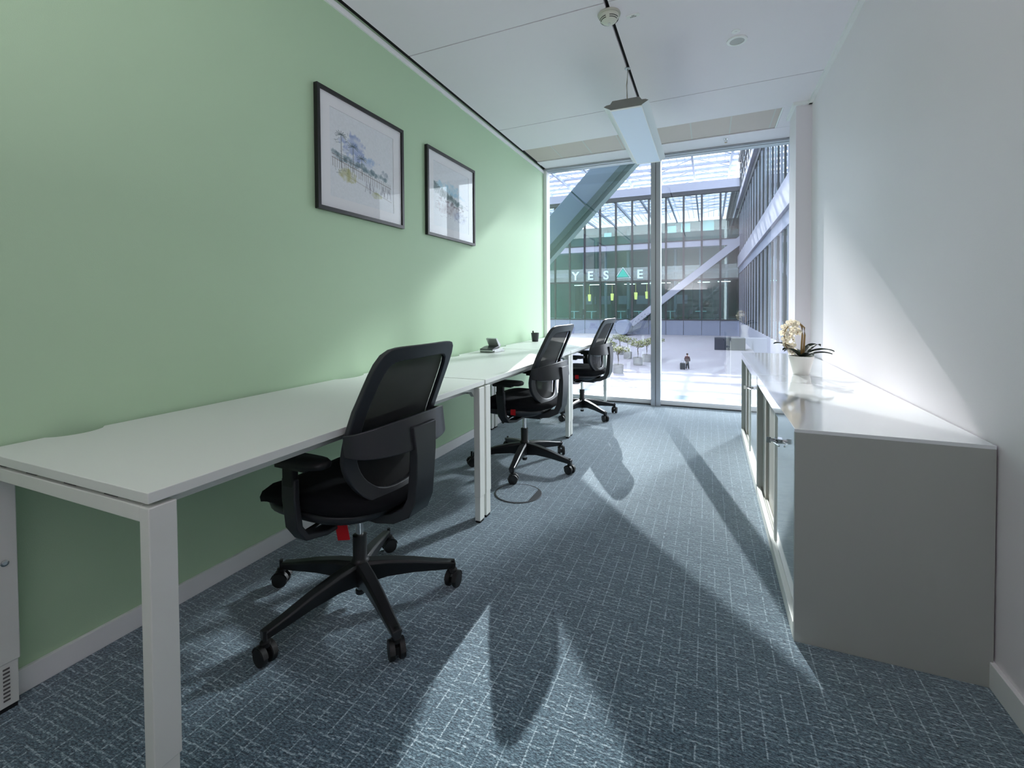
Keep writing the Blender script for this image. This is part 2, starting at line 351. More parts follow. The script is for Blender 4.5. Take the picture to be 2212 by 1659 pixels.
# ================================================================== DESKS
def rear_cutouts(bm_pts, y0, y1, ycs): pass
def make_desk(y0, y1, name_label, cuts, first=False, last=False):
    d = empty('desk', name_label, 'desk', (0, 0, 0), group=None)
    # top with a scalloped cable cut-out in the wall edge
    xb, xf = -1.850, -1.085
    out = [(xf, y0), (xf, y1), (xb, y1)]
    for yc, hw in sorted(cuts, reverse=True):
        for k in range(11):
            t = k / 10; yy = yc + hw - 2 * hw * t
            out.append((xb + .045 * (math.sin(PI * min(1, max(0, t))) ** .6 if 0 < t < 1 else 0), yy))
    out.append((xb, y0))
    bm = bmesh.new(); prism(bm, [(x, y, .716) for x, y in out], (0, 0, .024))
    link('desktop', bm, 'desk', d, bevel=.0015)
    # frame
    bm = bmesh.new(); ye = (y0 + .012, y1 - .012)
    for xx in (-1.80, -1.20): link('frame_rail', BX(((xx, y0 + .057, .674), (xx + .04, y1 - .057, .705))), 'desk_metal', d, bevel=.002)
    for k, ya in enumerate((y0 + .001, y1 - .057)):
        bm = bmesh.new(); box(bm, (-1.8075, ya + .001, .672), (-1.1195, ya + .056, .7063)); link('cross_beam', bm, 'desk_metal', d, bevel=.002)
        for xx in (-1.78, -1.62, -1.44, -1.27): link('spacer', BX(((xx, ya + .01, .7063), (xx + .05, ya + .046, .716))), 'gap', d)
        for xx in (-1.119, -1.842):
            bm = bmesh.new(); box(bm, (xx, ya, .135), (xx + .034, ya + .057, .7065)); lg = link('leg', bm, 'desk_metal', d, bevel=.0025)
            bm = bmesh.new(); box(bm, (xx + .002, ya + .002, .012), (xx + .032, ya + .053, .15)); link('leg_extension', bm, 'desk_metal', lg, bevel=.002)
            bm = bmesh.new(); box(bm, (xx + .004, ya + .006, 0), (xx + .030, ya + .050, .013)); link('foot', bm, 'rubber', lg)
            if k == 0 and first and xx < -1.5:
                bm = bmesh.new()
                for z in range(9): box(bm, (xx + .034, ya + .020, .03 + z * .011), (xx + .0345, ya + .034, .035 + z * .011))
                link('height_scale', bm, 'gap', lg)
                bm = bmesh.new(); lathe(bm, [(.009, 0), (.009, .002), (.005, .003)], (xx + .034, ya + .03, .42), 16, 'X'); link('screw_cap', bm, 'chrome', lg)
        # bracket under the front edge
        if (k == 1):
            bm = bmesh.new(); s = -1
            prism(bm, [(-1.135, ya, .7065), (-1.135, ya, .66), (-1.135, ya - .03, .69), (-1.135, ya - .14, .7065)], (.02, 0, 0)); link('bracket', bm, 'desk_metal', d)
    return d
make_desk(.586, 2.172, 'white desk nearest the camera, with the wide empty top and two square front legs', [(.80, .075), (2.02, .11)], first=True)
make_desk(2.188, 3.826, 'white desk in the middle of the row, carrying the desk phone', [(3.15, .09)])
make_desk(3.842, 5.385, 'white desk at the far end against the window mullion side', [(4.07, .09), (4.95, .09)])

# ================================================================== SIDEBOARDS
def make_cab(y0, y1, label, split):
    c = empty('sideboard', label, 'cabinet', (0, 0, 0), group='white sideboards')
    x0, x1, zt = .2646, .7700, .716
    bm = bmesh.new()
    box(bm, (x0 + .002, y0, .0), (x1, y0 + .018, zt - .012)); box(bm, (x0 + .002, y1 - .018, 0), (x1, y1, zt - .012))
    box(bm, (x1 - .018, y0 + .018, .03), (x1, y1 - .018, zt - .012)); box(bm, (x0 + .09, y0 + .018, .05), (x1 - .018, y1 - .018, .07))
    box(bm, (x0 + .04, y0 + .018, zt - .05), (x1 - .018, y1 - .018, zt - .012))
    link('carcass', bm, 'cab', c, bevel=.001)
    bm = bmesh.new(); box(bm, (x0, y0, zt - .012), (x1, y1, zt)); link('top_panel', bm, 'cab_gloss', c, bevel=.0012)
    bm = bmesh.new(); box(bm, (x0 + .001, y0 + .018, 0), (x0 + .02, y1 - .018, .055)); box(bm, (x0 + .02, y0 + .018, .028), (x0 + .032, y1 - .018, .036)); box(bm, (x0 + .034, y0 + .018, 0), (x0 + .040, y1 - .018, .055)); box(bm, (x0 + .055, y0 + .018, 0), (x0 + .09, y1 - .018, .05))
    link('door_track', bm, 'desk_metal', c, bevel=.001)
    bm = bmesh.new(); box(bm, (x0 + .001, y0 + .018, zt - .055), (x0 + .012, y1 - .018, zt - .0125)); link('fascia', bm, 'cab_gloss', c)
    bm = bmesh.new(); box(bm, (x0 + .042, split - .05, .045), (x0 + .054, y1 - .19, zt - .05)); d2 = link('door', bm, 'cab_in', c, bevel=.001)
    bm = bmesh.new(); box(bm, (x0 + .03, y1 - .19, .05), (x0 + .075, y1 - .018, zt - .05)); link('inner_panel', bm, 'cab_in', c)
    bm = bmesh.new(); box(bm, (x0 + .020, y0 + .019, .04), (x0 + .033, split, zt - .05)); d1 = link('door', bm, 'cab_gloss', c, bevel=.001)
    bm = bmesh.new(); box(bm, (x0 + .014, split - .02, .04), (x0 + .034, split + .003, zt - .05)); link('door_edge', bm, 'desk_metal', d1)
    bm = bmesh.new(); box(bm, (x0 + .006, split - .115, .525), (x0 + .0205, split - .075, .543)); lathe(bm, [(.0055, 0), (.0055, .045), (.003, .047)], (x0 + .010, split - .115, .534), 12, 'Y')
    tube(bm, [(x0 + .010, split - .19, .534), (x0 - .004, split - .15, .534), (x0 + .012, split - .11, .534)], .0035, 8)
    link('handle', bm, 'chrome', d1, smooth=False)
    bm = bmesh.new(); lathe(bm, [(.007, 0), (.007, .02)], (x0 - .012, split - .10, .534), 14, 'X'); box(bm, (x0 - .028, split - .103, .522), (x0 - .010, split - .097, .546)); link('key', bm, 'chrome', d1)
    return c
make_cab(1.770, 3.070, 'long white sideboard nearest the camera, its plain end panel facing forward', 2.40)
make_cab(3.072, 4.452, 'white sideboard by the window carrying the potted orchid', 3.80)

# ================================================================== CHAIRS
def bx_(z):
    P = [(.44, .185), (.50, .160), (.56, .143), (.64, .150), (.72, .172), (.80, .205), (.90, .25), (1.0, .292), (1.05, .31)]
    for (z0, x0), (z1, x1) in zip(P, P[1:]):
        if z <= z1: t = (z - z0) / (z1 - z0); return x0 + (x1 - x0) * t
    return P[-1][1]
def sm(z): return (bx_(z - .03) + bx_(z) * 2 + bx_(z + .03)) / 4
def back_pt(y, z, dx=0): return Vector((sm(z) + .028 * (1 - (y / .23) ** 2) + dx, y, z))
def back_outline(inset, n=72):
    zt, zb = 1.0 - inset, .450 + inset
    pts = []
    for k in range(n):
        a = 2 * PI * k / n; c, s = math.cos(a), math.sin(a)
        e = 8.5 if s > 0 else 3.2
        rad = 1 / (abs(c) ** e + abs(s) ** e) ** (1 / e)
        zz = (zt + zb) / 2 + (zt - zb) / 2 * rad * s
        hw = (.215 if zz > .8 else .215 + .02 * math.sin(PI * (zz - .45) / .66)) - inset
        if zz > .8: hw = .215 + .02 * math.sin(PI * .5) * max(0, (1.0 - zz) / .2) * .95 - inset
        else: hw = .235 - .03 * max(0, (.62 - zz) / .17) - inset
        pts.append((hw * rad * c, zz))
    return pts
def make_chair():
    t = empty('office_chair', '-', 'office chair')
    # five-star base
    for i in range(5):
        a = i * 2 * PI / 5; rot = Matrix.Rotation(a, 4, 'Z')
        bm = bmesh.new(); rings = []
        for x, zt, hh, ww in ((.018, .165, .090, .052), (.10, .156, .068, .050), (.20, .137, .052, .046), (.30, .112, .038, .040), (.366, .098, .030, .036)):
            rings.append([Vector(p) for p in ((x, -ww / 2, zt - hh * .15), (x, -ww / 2 * .7, zt), (x, ww / 2 * .7, zt), (x, ww / 2, zt - hh * .15), (x, ww / 2 * .55, zt - hh), (x, -ww / 2 * .55, zt - hh))])
        loft(bm, rings); bmesh.ops.transform(bm, matrix=rot, verts=bm.verts)
        lg = link('leg', bm, 'plastic2', t, bevel=.002, auto=30)
        c = Vector((.335, 0, 0)); bm = bmesh.new(); sw = 0.9 + i * 1.3
        for s in (-1, 1):
            lathe(bm, [(.012, -.0095), (.0285, -.0085), (.030, -.004), (.030, .004), (.0285, .0085), (.012, .0095)], (0, s * .0165, 0), 24, 'Y')
        box(bm, (-.012, -.008, -.012), (.012, .008, .012))
        # hood over the wheels and stem
        for s in (-1, 1):
            rg = []
            for k in range(9):
                aa = math.radians(10 + k * 20); rg.append([Vector(((.030 + d) * math.cos(aa), s * .0165 + yy, (.030 + d) * math.sin(aa))) for d, yy in ((.0012, -.008), (.0042, -.008), (.0042, .008), (.0012, .008))])
            loft(bm, rg)
        lathe(bm, [(.016, .026), (.016, .040), (.007, .042), (.007, .075)], (0, 0, 0), 16)
        bmesh.ops.transform(bm, matrix=Matrix.Translation((.364, 0, .030)) @ Matrix.Rotation(sw, 4, 'Z') @ Matrix.Translation((-.012, 0, 0)), verts=bm.verts)
        bmesh.ops.transform(bm, matrix=rot, verts=bm.verts)
        link('caster', bm, 'rubber', lg, auto=35)
    bm = bmesh.new(); lathe(bm, [(.030, .075), (.033, .09), (.034, .165), (.030, .172), (.026, .178), (.026, .262), (.022, .264)]); link('column_sleeve', bm, 'plastic2', t, auto=35)
    bm = bmesh.new(); lathe(bm, [(.0135, .045), (.0135, .36)]); link('gas_lift', bm, 'chrome', t, smooth=False, auto=40)
    bm = bmesh.new(); lathe(bm, [(.015, .036), (.018, .040), (.018, .052)]); link('column_cap', bm, 'rubber', t)
    # mechanism
    bm = bmesh.new()
    loft(bm, [[Vector((x, y * w_, z)) for x, y in ((-.10, -.07), (.14, -.05), (.14, .05), (-.10, .07))] for z, w_ in ((.345, .7), (.356, 1), (.395, 1.1))])
    tube(bm, [(-.02, -.03, .375), (-.03, -.16, .372), (-.05, -.235, .350)], [.006, .006, .010], 8)
    tube(bm, [(-.02, .03, .375), (-.03, .16, .372), (-.05, .235, .350)], [.006, .006, .010], 8)
    link('tilt_mechanism', bm, 'plastic2', t, bevel=.003)
    # seat: shell and cushion
    def ring(z, sx, sy, cx=-.055, e=3.2, droop=0):
        pts = []
        for k in range(48):
            a = 2 * PI * k / 48; c, s = math.cos(a), math.sin(a); rad = 1 / (abs(c) ** e + abs(s) ** e) ** (1 / e)
            x = sx * rad * c; y = sy * rad * s
            zz = z - droop * max(0, (-x - .08) / .17) ** 2 + .018 * (abs(y) / .24) ** 2 * (1 if droop else .6)
            pts.append(Vector((cx + x, y, zz)))
        return pts
    bm = bmesh.new(); loft(bm, [ring(.372, .12, .11), ring(.380, .19, .19), ring(.400, .236, .232), ring(.422, .242, .238), ring(.430, .235, .233)]); link('seat_shell', bm, 'plastic', t, smooth=True)
    bm = bmesh.new(); loft(bm, [ring(.424, .20, .20, droop=.03), ring(.426, .250, .238, droop=.032), ring(.436, .284, .248, droop=.042), ring(.456, .288, .250, droop=.044), ring(.474, .280, .243, droop=.044), ring(.488, .238, .22, droop=.036), ring(.493, .15, .15, droop=.02), ring(.492, .05, .05)])
    link('seat_cushion', bm, 'fabric', t, smooth=True)
    # backrest frame
    bm = bmesh.new(); ro, ri = back_outline(0), back_outline(.048)
    front_o = [back_pt(y, z, -.010) for y, z in ro]; back_o = [back_pt(y, z, .012) for y, z in ro]; back_i = [back_pt(y, z, .010) for y, z in ri]; front_i = [back_pt(y, z, -.008) for y, z in ri]
    rings = [front_o, back_o, back_i, front_i]; vr = [[bm.verts.new(p) for p in r] for r in rings]; n = len(ro)
    for j in range(4):
        a, b = vr[j], vr[(j + 1) % 4]
        for i in range(n): bm.faces.new((a[i], a[(i + 1) % n], b[(i + 1) % n], b[i]))
    link('back_frame', bm, 'plastic', t, bevel=.004, auto=40)
    # mesh fill
    bm = bmesh.new(); rm = back_outline(.040); cz = .74; prev = None
    for s in (1, .8, .6, .4, .2, .02):
        cur = [bm.verts.new(back_pt(y * s, cz + (z - cz) * s, -.012)) for y, z in rm]
        if prev:
            for i in range(n): bm.faces.new((prev[i], prev[(i + 1) % n], cur[(i + 1) % n], cur[i]))
        prev = cur
    bm.faces.new(prev); link('mesh_back', bm, 'mesh', t, smooth=True)
    # lumbar pad
    bm = bmesh.new(); rg = []
    for k in range(15):
        y = -.17 + .34 * k / 14; f = math.sin(PI * (k + .5) / 15) ** .5
        rg.append([back_pt(y, .655 + dz * f, dx) for dz, dx in ((-.045, .002), (.045, .002), (.045, .010), (-.045, .010))])
    loft(bm, rg); link('lumbar_pad', bm, 'plastic', t, auto=40)
    # yoke: arc band wrapping behind, spine running down and forward under the seat
    bm = bmesh.new(); path = []; wd = []; ws = []
    for k in range(33):
        a = -PI / 2 + PI * k / 32; y = .236 * math.sin(a); bul = .125 * (math.cos(a) ** .75 if math.cos(a) > 1e-6 else 0)
        path.append((sm(.69) + .004 + bul, y, .685 + .012 * math.cos(a))); wd.append((-.12, 0, 1)); ws.append(.07 + .045 * math.cos(a))
    sweep_rect(bm, path, ws, .014, wd); 
    spl = [(.300, 0, .72), (.298, 0, .62), (.292, 0, .54), (.284, 0, .46), (.262, 0, .415), (.21, 0, .388), (.14, 0, .376), (.05, 0, .372)]
    sweep_rect(bm, spl, [.13, .112, .105, .105, .115, .13, .14, .12], [.020, .032, .036, .038, .040, .036, .03, .02], (0, 1, 0))
    link('back_support', bm, 'plastic', t, bevel=.003, auto=40)
    # seat-side shroud below, running from spine to arms
    # arms
    for s in (-1, 1):
        bm = bmesh.new(); 
        rg = []
        for z, sx, sy in ((.610, .108, .030), (.615, .128, .040), (.630, .132, .042), (.639, .122, .036)):
            rg.append([Vector((-.015 + sx * (1 / (abs(math.cos(a)) ** 4 + abs(math.sin(a)) ** 4) ** .25) * math.cos(a), s * .262 + sy * (1 / (abs(math.cos(a)) ** 4 + abs(math.sin(a)) ** 4) ** .25) * math.sin(a), z)) for a in [2 * PI * k / 32 for k in range(32)]])
        loft(bm, rg); ap = link('arm_pad', bm, 'rubber', t, smooth=True)
        bm = bmesh.new(); box(bm, (-.075, s * .262 - .012, .50), (-.025, s * .262 + .012, .614)); box(bm, (-.10, s * .262 - .022, .597), (.04, s * .262 + .022, .613)); link('arm_post', bm, 'plastic2', ap, bevel=.003)
        bm = bmesh.new()
        sweep_rect(bm, [(-.05, s * .262, .56), (-.045, s * .266, .50), (-.035, s * .262, .40), (-.02, s * .245, .365), (.0, s * .18, .355), (.01, s * .06, .362)], [.062, .062, .058, .056, .056, .05], [.020, .022, .024, .024, .018, .014], [(1, 0, 0)] * 6)
        link('arm_bracket', bm, 'plastic', t, bevel=.004, auto=40)
    bm = bmesh.new(); box(bm, (-.018, -.0015, -.045), (.018, .0015, 0)); tg = link('red_tag', bm, 'red', t, bevel=.0005, loc=(.02, -.235, .455)); tag(tg, 'red fabric tag')
    # arm-height lever
    return t
ch = make_chair()
chairs = [(-1.222, 1.375, -2, 41, 'black mesh office chair nearest the camera, its back towards the room', (.042, -.135, .376), (0.10, -.12, .30)),
          (-1.20, 3.035, -4, 62, 'black mesh office chair in the middle of the row, behind the doubled desk legs', (.03, -.236, .452), (0, 0, 0)),
          (-1.20, 4.66, -5, 35, 'black mesh office chair farthest away, against the window', (.03, -.236, .452), (0, 0, 0))]
for i, (x, y, th, ba, lab, tp, tr) in enumerate(chairs):
    o = ch if i == 0 else copy_tree(ch)
    o.location = (x, y, 0); o.rotation_euler.z = math.radians(th); o['label'] = lab; o['group'] = 'office chairs at the desks'
    for c_ in o.children:
        nm = c_.name.split('.')[0]
        if nm in ('leg',): c_.rotation_euler.z = math.radians(ba - th)
        if nm == 'red_tag': c_.location = tp; c_.rotation_euler = tr; c_.scale = (1.25, 1, 1.5) if i == 0 else (1, 1, 1)

# ================================================================== PICTURES
def paint(seed, w_, h_):
    """paper with a loose landscape sketch, returned as an array (h,w,3) in sRGB 0..1"""
    rg = np.random.RandomState(seed); im = np.ones((h_, w_, 3)) * np.array([.90, .915, .93])
    yy, xx = np.mgrid[0:h_, 0:w_]; U = xx / w_; V = 1 - yy / h_
    def nz(f, s):
        g_ = np.random.RandomState(s).rand(f + 2, f + 2); a = U * f; b = V * f; i = a.astype(int); j = b.astype(int); fa = a - i; fb = b - j
        fa = fa * fa * (3 - 2 * fa); fb = fb * fb * (3 - 2 * fb)
        return (g_[j, i] * (1 - fa) * (1 - fb) + g_[j, i + 1] * fa * (1 - fb) + g_[j + 1, i] * (1 - fa) * fb + g_[j + 1, i + 1] * fa * fb)
    def blob(cx, cy, rx, ry, col, op, f=9, s=0, soft=.7):
        d = ((U - cx) / rx) ** 2 + ((V - cy) / ry) ** 2 + (nz(f, s + seed) - .5) * 1.0 + (nz(31, s + 3) - .5) * .9 + (nz(64, s + 4) - .5) * .7
        a = np.clip((1 - d) / soft, 0, 1) * op * (.15 + .85 * nz(19, s + 5)); return im * (1 - a[..., None]) + np.array(col) * a[..., None]
    def line(x0, y0, x1, y1, wd, col, op):
        L2 = max(1e-9, (x1 - x0) ** 2 + (y1 - y0) ** 2); t = np.clip(((U - x0) * (x1 - x0) + (V - y0) * (y1 - y0)) / L2, 0, 1)
        d = np.hypot(U - x0 - t * (x1 - x0), V - y0 - t * (y1 - y0)); a = np.clip(1.3 - d / wd, 0, 1) * op; return im * (1 - a[..., None]) + np.array(col) * a[..., None]
    dk = (.28, .34, .36)
    if seed == 3:
        im = blob(.36, .62, .20, .17, (.50, .58, .78), .9, s=1); im = blob(.62, .56, .16, .05, (.55, .68, .84), .8, s=2); im = blob(.50, .50, .20, .08, (.62, .70, .86), .5, s=3)
        for k in range(26): 
            u = .06 + .80 * k / 25; im = blob(u, .50 - .10 * u + .02 * rg.randn() * .5, .035, .035 * (1.4 - u * .6), (.36, .46, .50), .85, 12, 10 + k)
        for (px, ph) in ((.16, .74), (.33, .66), (.46, .56)):
            im = line(px, .36, px, ph, .005, (.38, .40, .40), .8)
            for a in range(9):
                an = math.radians(-20 + a * 28); im = line(px, ph, px + .075 * math.cos(an), ph + .05 * math.sin(an) - .01, .004, dk, .75)
        for k in range(30): u = .04 + .9 * k / 29; im = line(u, .46 - .1 * u, u + .004 * rg.randn(), .36 - .12 * u, .0035, (.42, .38, .36), .7)
        im = line(.03, .45, .95, .32, .004, (.46, .42, .40), .8); im = line(.03, .49, .45, .44, .004, (.46, .42, .40), .7); im = line(.2, .30, .96, .14, .003, (.55, .5, .46), .6)
        for k in range(30): u = .5 + .45 * rg.rand(); v = .22 + .1 * rg.rand(); im = line(u, v, u + .01 * rg.randn(), v - .07, .004, (.45, .45, .50), .6)
        im = blob(.26, .30, .14, .08, (.66, .66, .40), .8, s=61); im = blob(.70, .17, .10, .035, (.66, .68, .46), .8, s=62); im = blob(.84, .46, .07, .07, (.40, .48, .54), .9, s=63)
        for k in range(40): u, v = .05 + .25 * rg.rand(), .28 + .5 * rg.rand(); im = line(u, v, u + .03 * rg.randn(), v + .015 * rg.randn(), .003, dk, .5)
    else:
        im = blob(.40, .66, .34, .10, (.62, .82, .90), .8, s=1); im = blob(.60, .58, .30, .05, (.50, .74, .84), .7, s=2)
        for k in range(22): u = .02 + .75 * k / 21; im = blob(u, .60 - .22 * u + .02 * rg.rand(), .05, .06 * (1.5 - u), (.36, .44, .44), .85, 12, 10 + k)
        for k in range(26): u = .05 + .85 * rg.rand(); im = blob(u, .44 - .1 * u + .06 * rg.rand(), .035, .02, (.52, .48, .50), .8, 12, 50 + k)
        im = blob(.40, .30, .36, .10, (.66, .60, .62), .7, s=80); im = blob(.74, .24, .20, .10, (.64, .68, .80), .7, s=81)
        for k in range(60): u, v = .05 + .9 * rg.rand(), .16 + .36 * rg.rand(); im = line(u, v, u + .03 * rg.randn(), v + .01 * rg.randn(), .004, (.42, .40, .42), .5)
    im *= (.985 + .03 * (nz(60, 99)[..., None] - .5)); return np.clip(im, 0, 1)
def vcol_mat():
    m = mat('watercolour_print', (255, 255, 255), .7); nt = m.node_tree; a = nt.nodes.new('ShaderNodeVertexColor'); a.layer_name = 'paint'
    nt.links.new(a.outputs[0], nt.nodes['Principled BSDF'].inputs['Base Color']); return m
M['print'] = vcol_mat()
def picture(y0, y1, z0, z1, seed, label):
    p = empty('framed_picture', label, 'picture', (XL, (y0 + y1) / 2, (z0 + z1) / 2), group='framed watercolour prints on the green wall')
    hw, hh = (y1 - y0) / 2, (z1 - z0) / 2; f = .020; d = .026
    bm = bmesh.new(); box(bm, (.002, -hw, -hh), (d, hw, -hh + f)); box(bm, (.002, -hw, hh - f), (d, hw, hh)); box(bm, (.002, -hw, -hh + f), (d, -hw + f, hh - f)); box(bm, (.002, hw - f, -hh + f), (d, hw, hh - f))
    link('frame', bm, 'frame_black', p)
    b_ = .075; iw, ih = hw - f - b_, hh - f - b_ * .85
    bm = bmesh.new(); W = hw - f; H = hh - f
    box(bm, (.006, -W, -H), (.014, W, -ih)); box(bm, (.006, -W, ih), (.014, W, H)); box(bm, (.006, -W, -ih), (.014, -iw, ih)); box(bm, (.006, iw, -ih), (.014, W, ih))
    link('mat_board', bm, 'mat_board', p)
    nx, ny = 230, 200; im = paint(seed, nx, ny); bm = bmesh.new(); lay = bm.loops.layers.float_color.new('paint')
    def s2l(c): return np.where(c <= .04045, c / 12.92, ((c + .055) / 1.055) ** 2.4)
    iml = s2l(im); vs = [[bm.verts.new((.0105, -iw + 2 * iw * i / (nx - 1), ih - 2 * ih * j / (ny - 1))) for i in range(nx)] for j in range(ny)]
    for j in range(ny - 1):
        for i in range(nx - 1):
            fc = bm.faces.new((vs[j][i], vs[j][i + 1], vs[j + 1][i + 1], vs[j + 1][i]))
            for l, (jj, ii) in zip(fc.loops, ((j, i), (j, i + 1), (j + 1, i + 1), (j + 1, i))): l[lay] = (*iml[jj, ii], 1)
    # keep the normals towards the room
    for fc in bm.faces:
        if fc.normal.x < 0: fc.normal_flip()
    link('print', bm, 'print', p)
    bm = bmesh.new(); box(bm, (.0165, -W, -H), (.0185, W, H)); link('picture_glass', bm, 'picture_glass', p)
    return p
picture(1.802, 2.53, 1.640, 2.282, 3, 'larger looking black framed watercolour of palms and a blue hill, nearer the camera')
picture(2.808, 3.536, 1.645, 2.285, 4, 'black framed watercolour of a pale shore, nearer the window')

# ================================================================== CEILING THINGS
lp = empty('pendant_lamp', 'long flat white pendant lamp hanging on thin wires below the ceiling', 'ceiling lamp', (-.491, 3.665, 2.40))
L2, zb = .625, 0.0
bm = bmesh.new(); prof = [(-.135, .018), (-.095, -.004), (.095, -.004), (.135, .018), (.142, .022), (.125, .030), (.10, .032), (.085, .052), (-.085, .052), (-.10, .032), (-.125, .030), (-.142, .022)]
prism(bm, [(x, -L2, z) for x, z in prof], (0, 2 * L2, 0)); link('housing', bm, 'lamp_body', lp, auto=50)
M['lamp_end_shade'] = mat('lamp_end_shade_grey', (120, 122, 118), .5)  # darker than the housing: shade of the near end put into the colour
for y_ in (-L2 - .002, L2 + .0005): bm = bmesh.new(); prism(bm, [(x * .995, y_, z) for x, z in prof], (0, .0015, 0)); link('end_cap', bm, 'lamp_end_shade', lp)
bm = bmesh.new(); box(bm, (-.097, -L2 + .02, -.0065), (.097, L2 - .02, -.0042)); link('diffuser', bm, 'lamp_diff', lp)
bm = bmesh.new(); box(bm, (-.097, -L2 - .001, -.007), (.097, -L2 + .018, -.0042)); box(bm, (-.097, L2 - .018, -.007), (.097, L2 + .001, -.0042)); box(bm, (-.101, -L2 - .001, -.0075), (-.097, L2 + .001, -.004)); box(bm, (.097, -L2 - .001, -.0075), (.101, L2 + .001, -.004)); link('rim', bm, 'trim', lp)
for yy in (-.33, .33):
    bm = bmesh.new(); x0 = -.035
    tube(bm, [(x0, yy, .39), (x0, yy, .14)], .0016, 6)
    for dx, dy in ((-.06, -.05), (.09, -.05), (-.06, .05), (.09, .05)): tube(bm, [(x0, yy, .14), (x0 + dx, yy + dy, .052)], .0012, 6)
    lathe(bm, [(.004, .125), (.004, .15)], (x0, yy, 0), 10); lathe(bm, [(.02, .386), (.02, .3895)], (x0, yy, 0), 16)
    link('suspension_wire', bm, 'alu', lp)
bm = bmesh.new(); tube(bm, [(-.033, -.325, .388), (-.036, -.327, .33), (-.041, -.335, .27), (-.038, -.335, .20), (-.035, -.33, .12), (-.034, -.33, .05)], .003, 8); link('power_cable', bm, mat('beige_cable', (150, 142, 124), .5), lp)

sd = empty('smoke_detector', 'white dome smoke detector on the ceiling beside the dark slot', 'smoke detector', (-.524, 2.674, ZC))
bm = bmesh.new(); lathe(bm, [(.062, 0), (.064, -.006), (.062, -.012)], n=40); link('mounting_ring', bm, mat('ivory_plastic_ring', (196, 196, 184), .5), sd, auto=40)
bm = bmesh.new(); lathe(bm, [(.054, -.012), (.055, -.022), (.050, -.034), (.040, -.044), (.024, -.051), (.012, -.053)], n=40); link('dome', bm, mat('ivory_plastic', (214, 214, 202), .4), sd, auto=50)
bm = bmesh.new()
for rr_, zz_ in ((.0515, -.0325), (.0455, -.0395)):
    for q in range(4):
        pts = [(rr_ * math.cos(a), rr_ * math.sin(a), zz_) for a in [q * PI / 2 + .22 + k * .115 for k in range(11)]]; tube(bm, pts, .0017, 6)
link('vent_slit', bm, 'black_gap', sd)
bm = bmesh.new(); lathe(bm, [(.007, -.052), (.006, -.058), (.003, -.060)], n=16); link('indicator_lens', bm, 'cab_gloss', sd, smooth=True)
# little sticker
st = empty('detector_label', 'small white rectangular label stuck on the ceiling beside the smoke detector', 'label', (-.401, 2.742, ZC), rz=math.radians(-4))
link('plate', BX(((-.036, -.013, -.005), (.036, .013, 0))), mat('label_white', (235, 235, 235), .4), st)
bm = bmesh.new()
for k in range(6): box(bm, (-.017 + k * .006, .002, -.0056), (-.013 + k * .006, .009, -.005))
for k in range(3): box(bm, (-.007 + k * .006, -.009, -.0056), (-.003 + k * .006, -.003, -.005))
link('lettering', bm, 'gap', st)
sp = empty('ceiling_speaker', 'small round grey ceiling speaker in a white ring', 'speaker', (.162, 3.259, ZC))
bm = bmesh.new(); lathe(bm, [(.060, 0), (.060, -.006), (.052, -.010), (.042, -.008), (.042, 0)], n=40, cap=False); link('ring', bm, 'trim', sp, auto=40)
bm = bmesh.new(); lathe(bm, [(.042, -.003), (.042, -.005)], n=32); link('speaker_grille', bm, 'gap', sp).data.materials[0] = mat('speaker_mesh_grey', (188, 188, 188), .6)
bm = bmesh.new(); lathe(bm, [(.024, 0), (.024, -.003), (.018, -.005)], (.150, 3.15, ZC), 28); lathe(bm, [(.006, -.004), (.006, -.007)], (.150, 3.15, ZC), 12)
tag(link('ceiling_sensor', bm, 'trim', auto=40), 'tiny white round sensor disc on the ceiling behind the speaker ring', 'sensor')
sk = empty('fire_sprinkler', 'small brass coloured sprinkler head in the ceiling above the window', 'sprinkler', (.158, 5.133, ZC))
bm = bmesh.new(); lathe(bm, [(.020, 0), (.020, -.003)], n=20); lathe(bm, [(.006, -.003), (.006, -.018)], n=12); link('escutcheon', bm, 'chrome', sk)
bm = bmesh.new(); tube(bm, [(.008, 0, -.014), (.010, 0, -.024), (.002, 0, -.036)], .0018, 6); tube(bm, [(-.008, 0, -.014), (-.010, 0, -.024), (-.002, 0, -.036)], .0018, 6); lathe(bm, [(.014, -.036), (.014, -.038)], n=18); link('deflector', bm, mat('brass', (150, 130, 104), .3, .9), sk)

# ================================================================== FLOOR OUTLET
fo = empty('floor_outlet', 'round carpet covered floor outlet lid with a dark rim between the first two chairs', 'floor outlet', (-1.052, 2.55, 0))
bm = bmesh.new(); prof = [(.143, 0), (.143, .003), (.136, .005), (.132, .004), (.132, 0)]; lathe(bm, prof, n=48, cap=False); link('rim', bm, 'alu_dark', fo, auto=30)
bm = bmesh.new(); 
pts = [(.132 * math.cos(a), .132 * math.sin(a)) for a in [2 * PI * k / 48 for k in range(48)]]; pts = [(min(x, .095), y, .0005) for x, y in pts]
prism(bm, pts, (0, 0, .0035)); link('lid', bm, 'carpet', fo)
bm = bmesh.new(); pts = [(max(.098, .140 * math.cos(a)), .140 * math.sin(a), .0004) for a in [-.80 + 1.60 * k / 16 for k in range(17)]]; prism(bm, pts, (0, 0, .0045)); link('cable_flap', bm, 'alu_dark', fo)

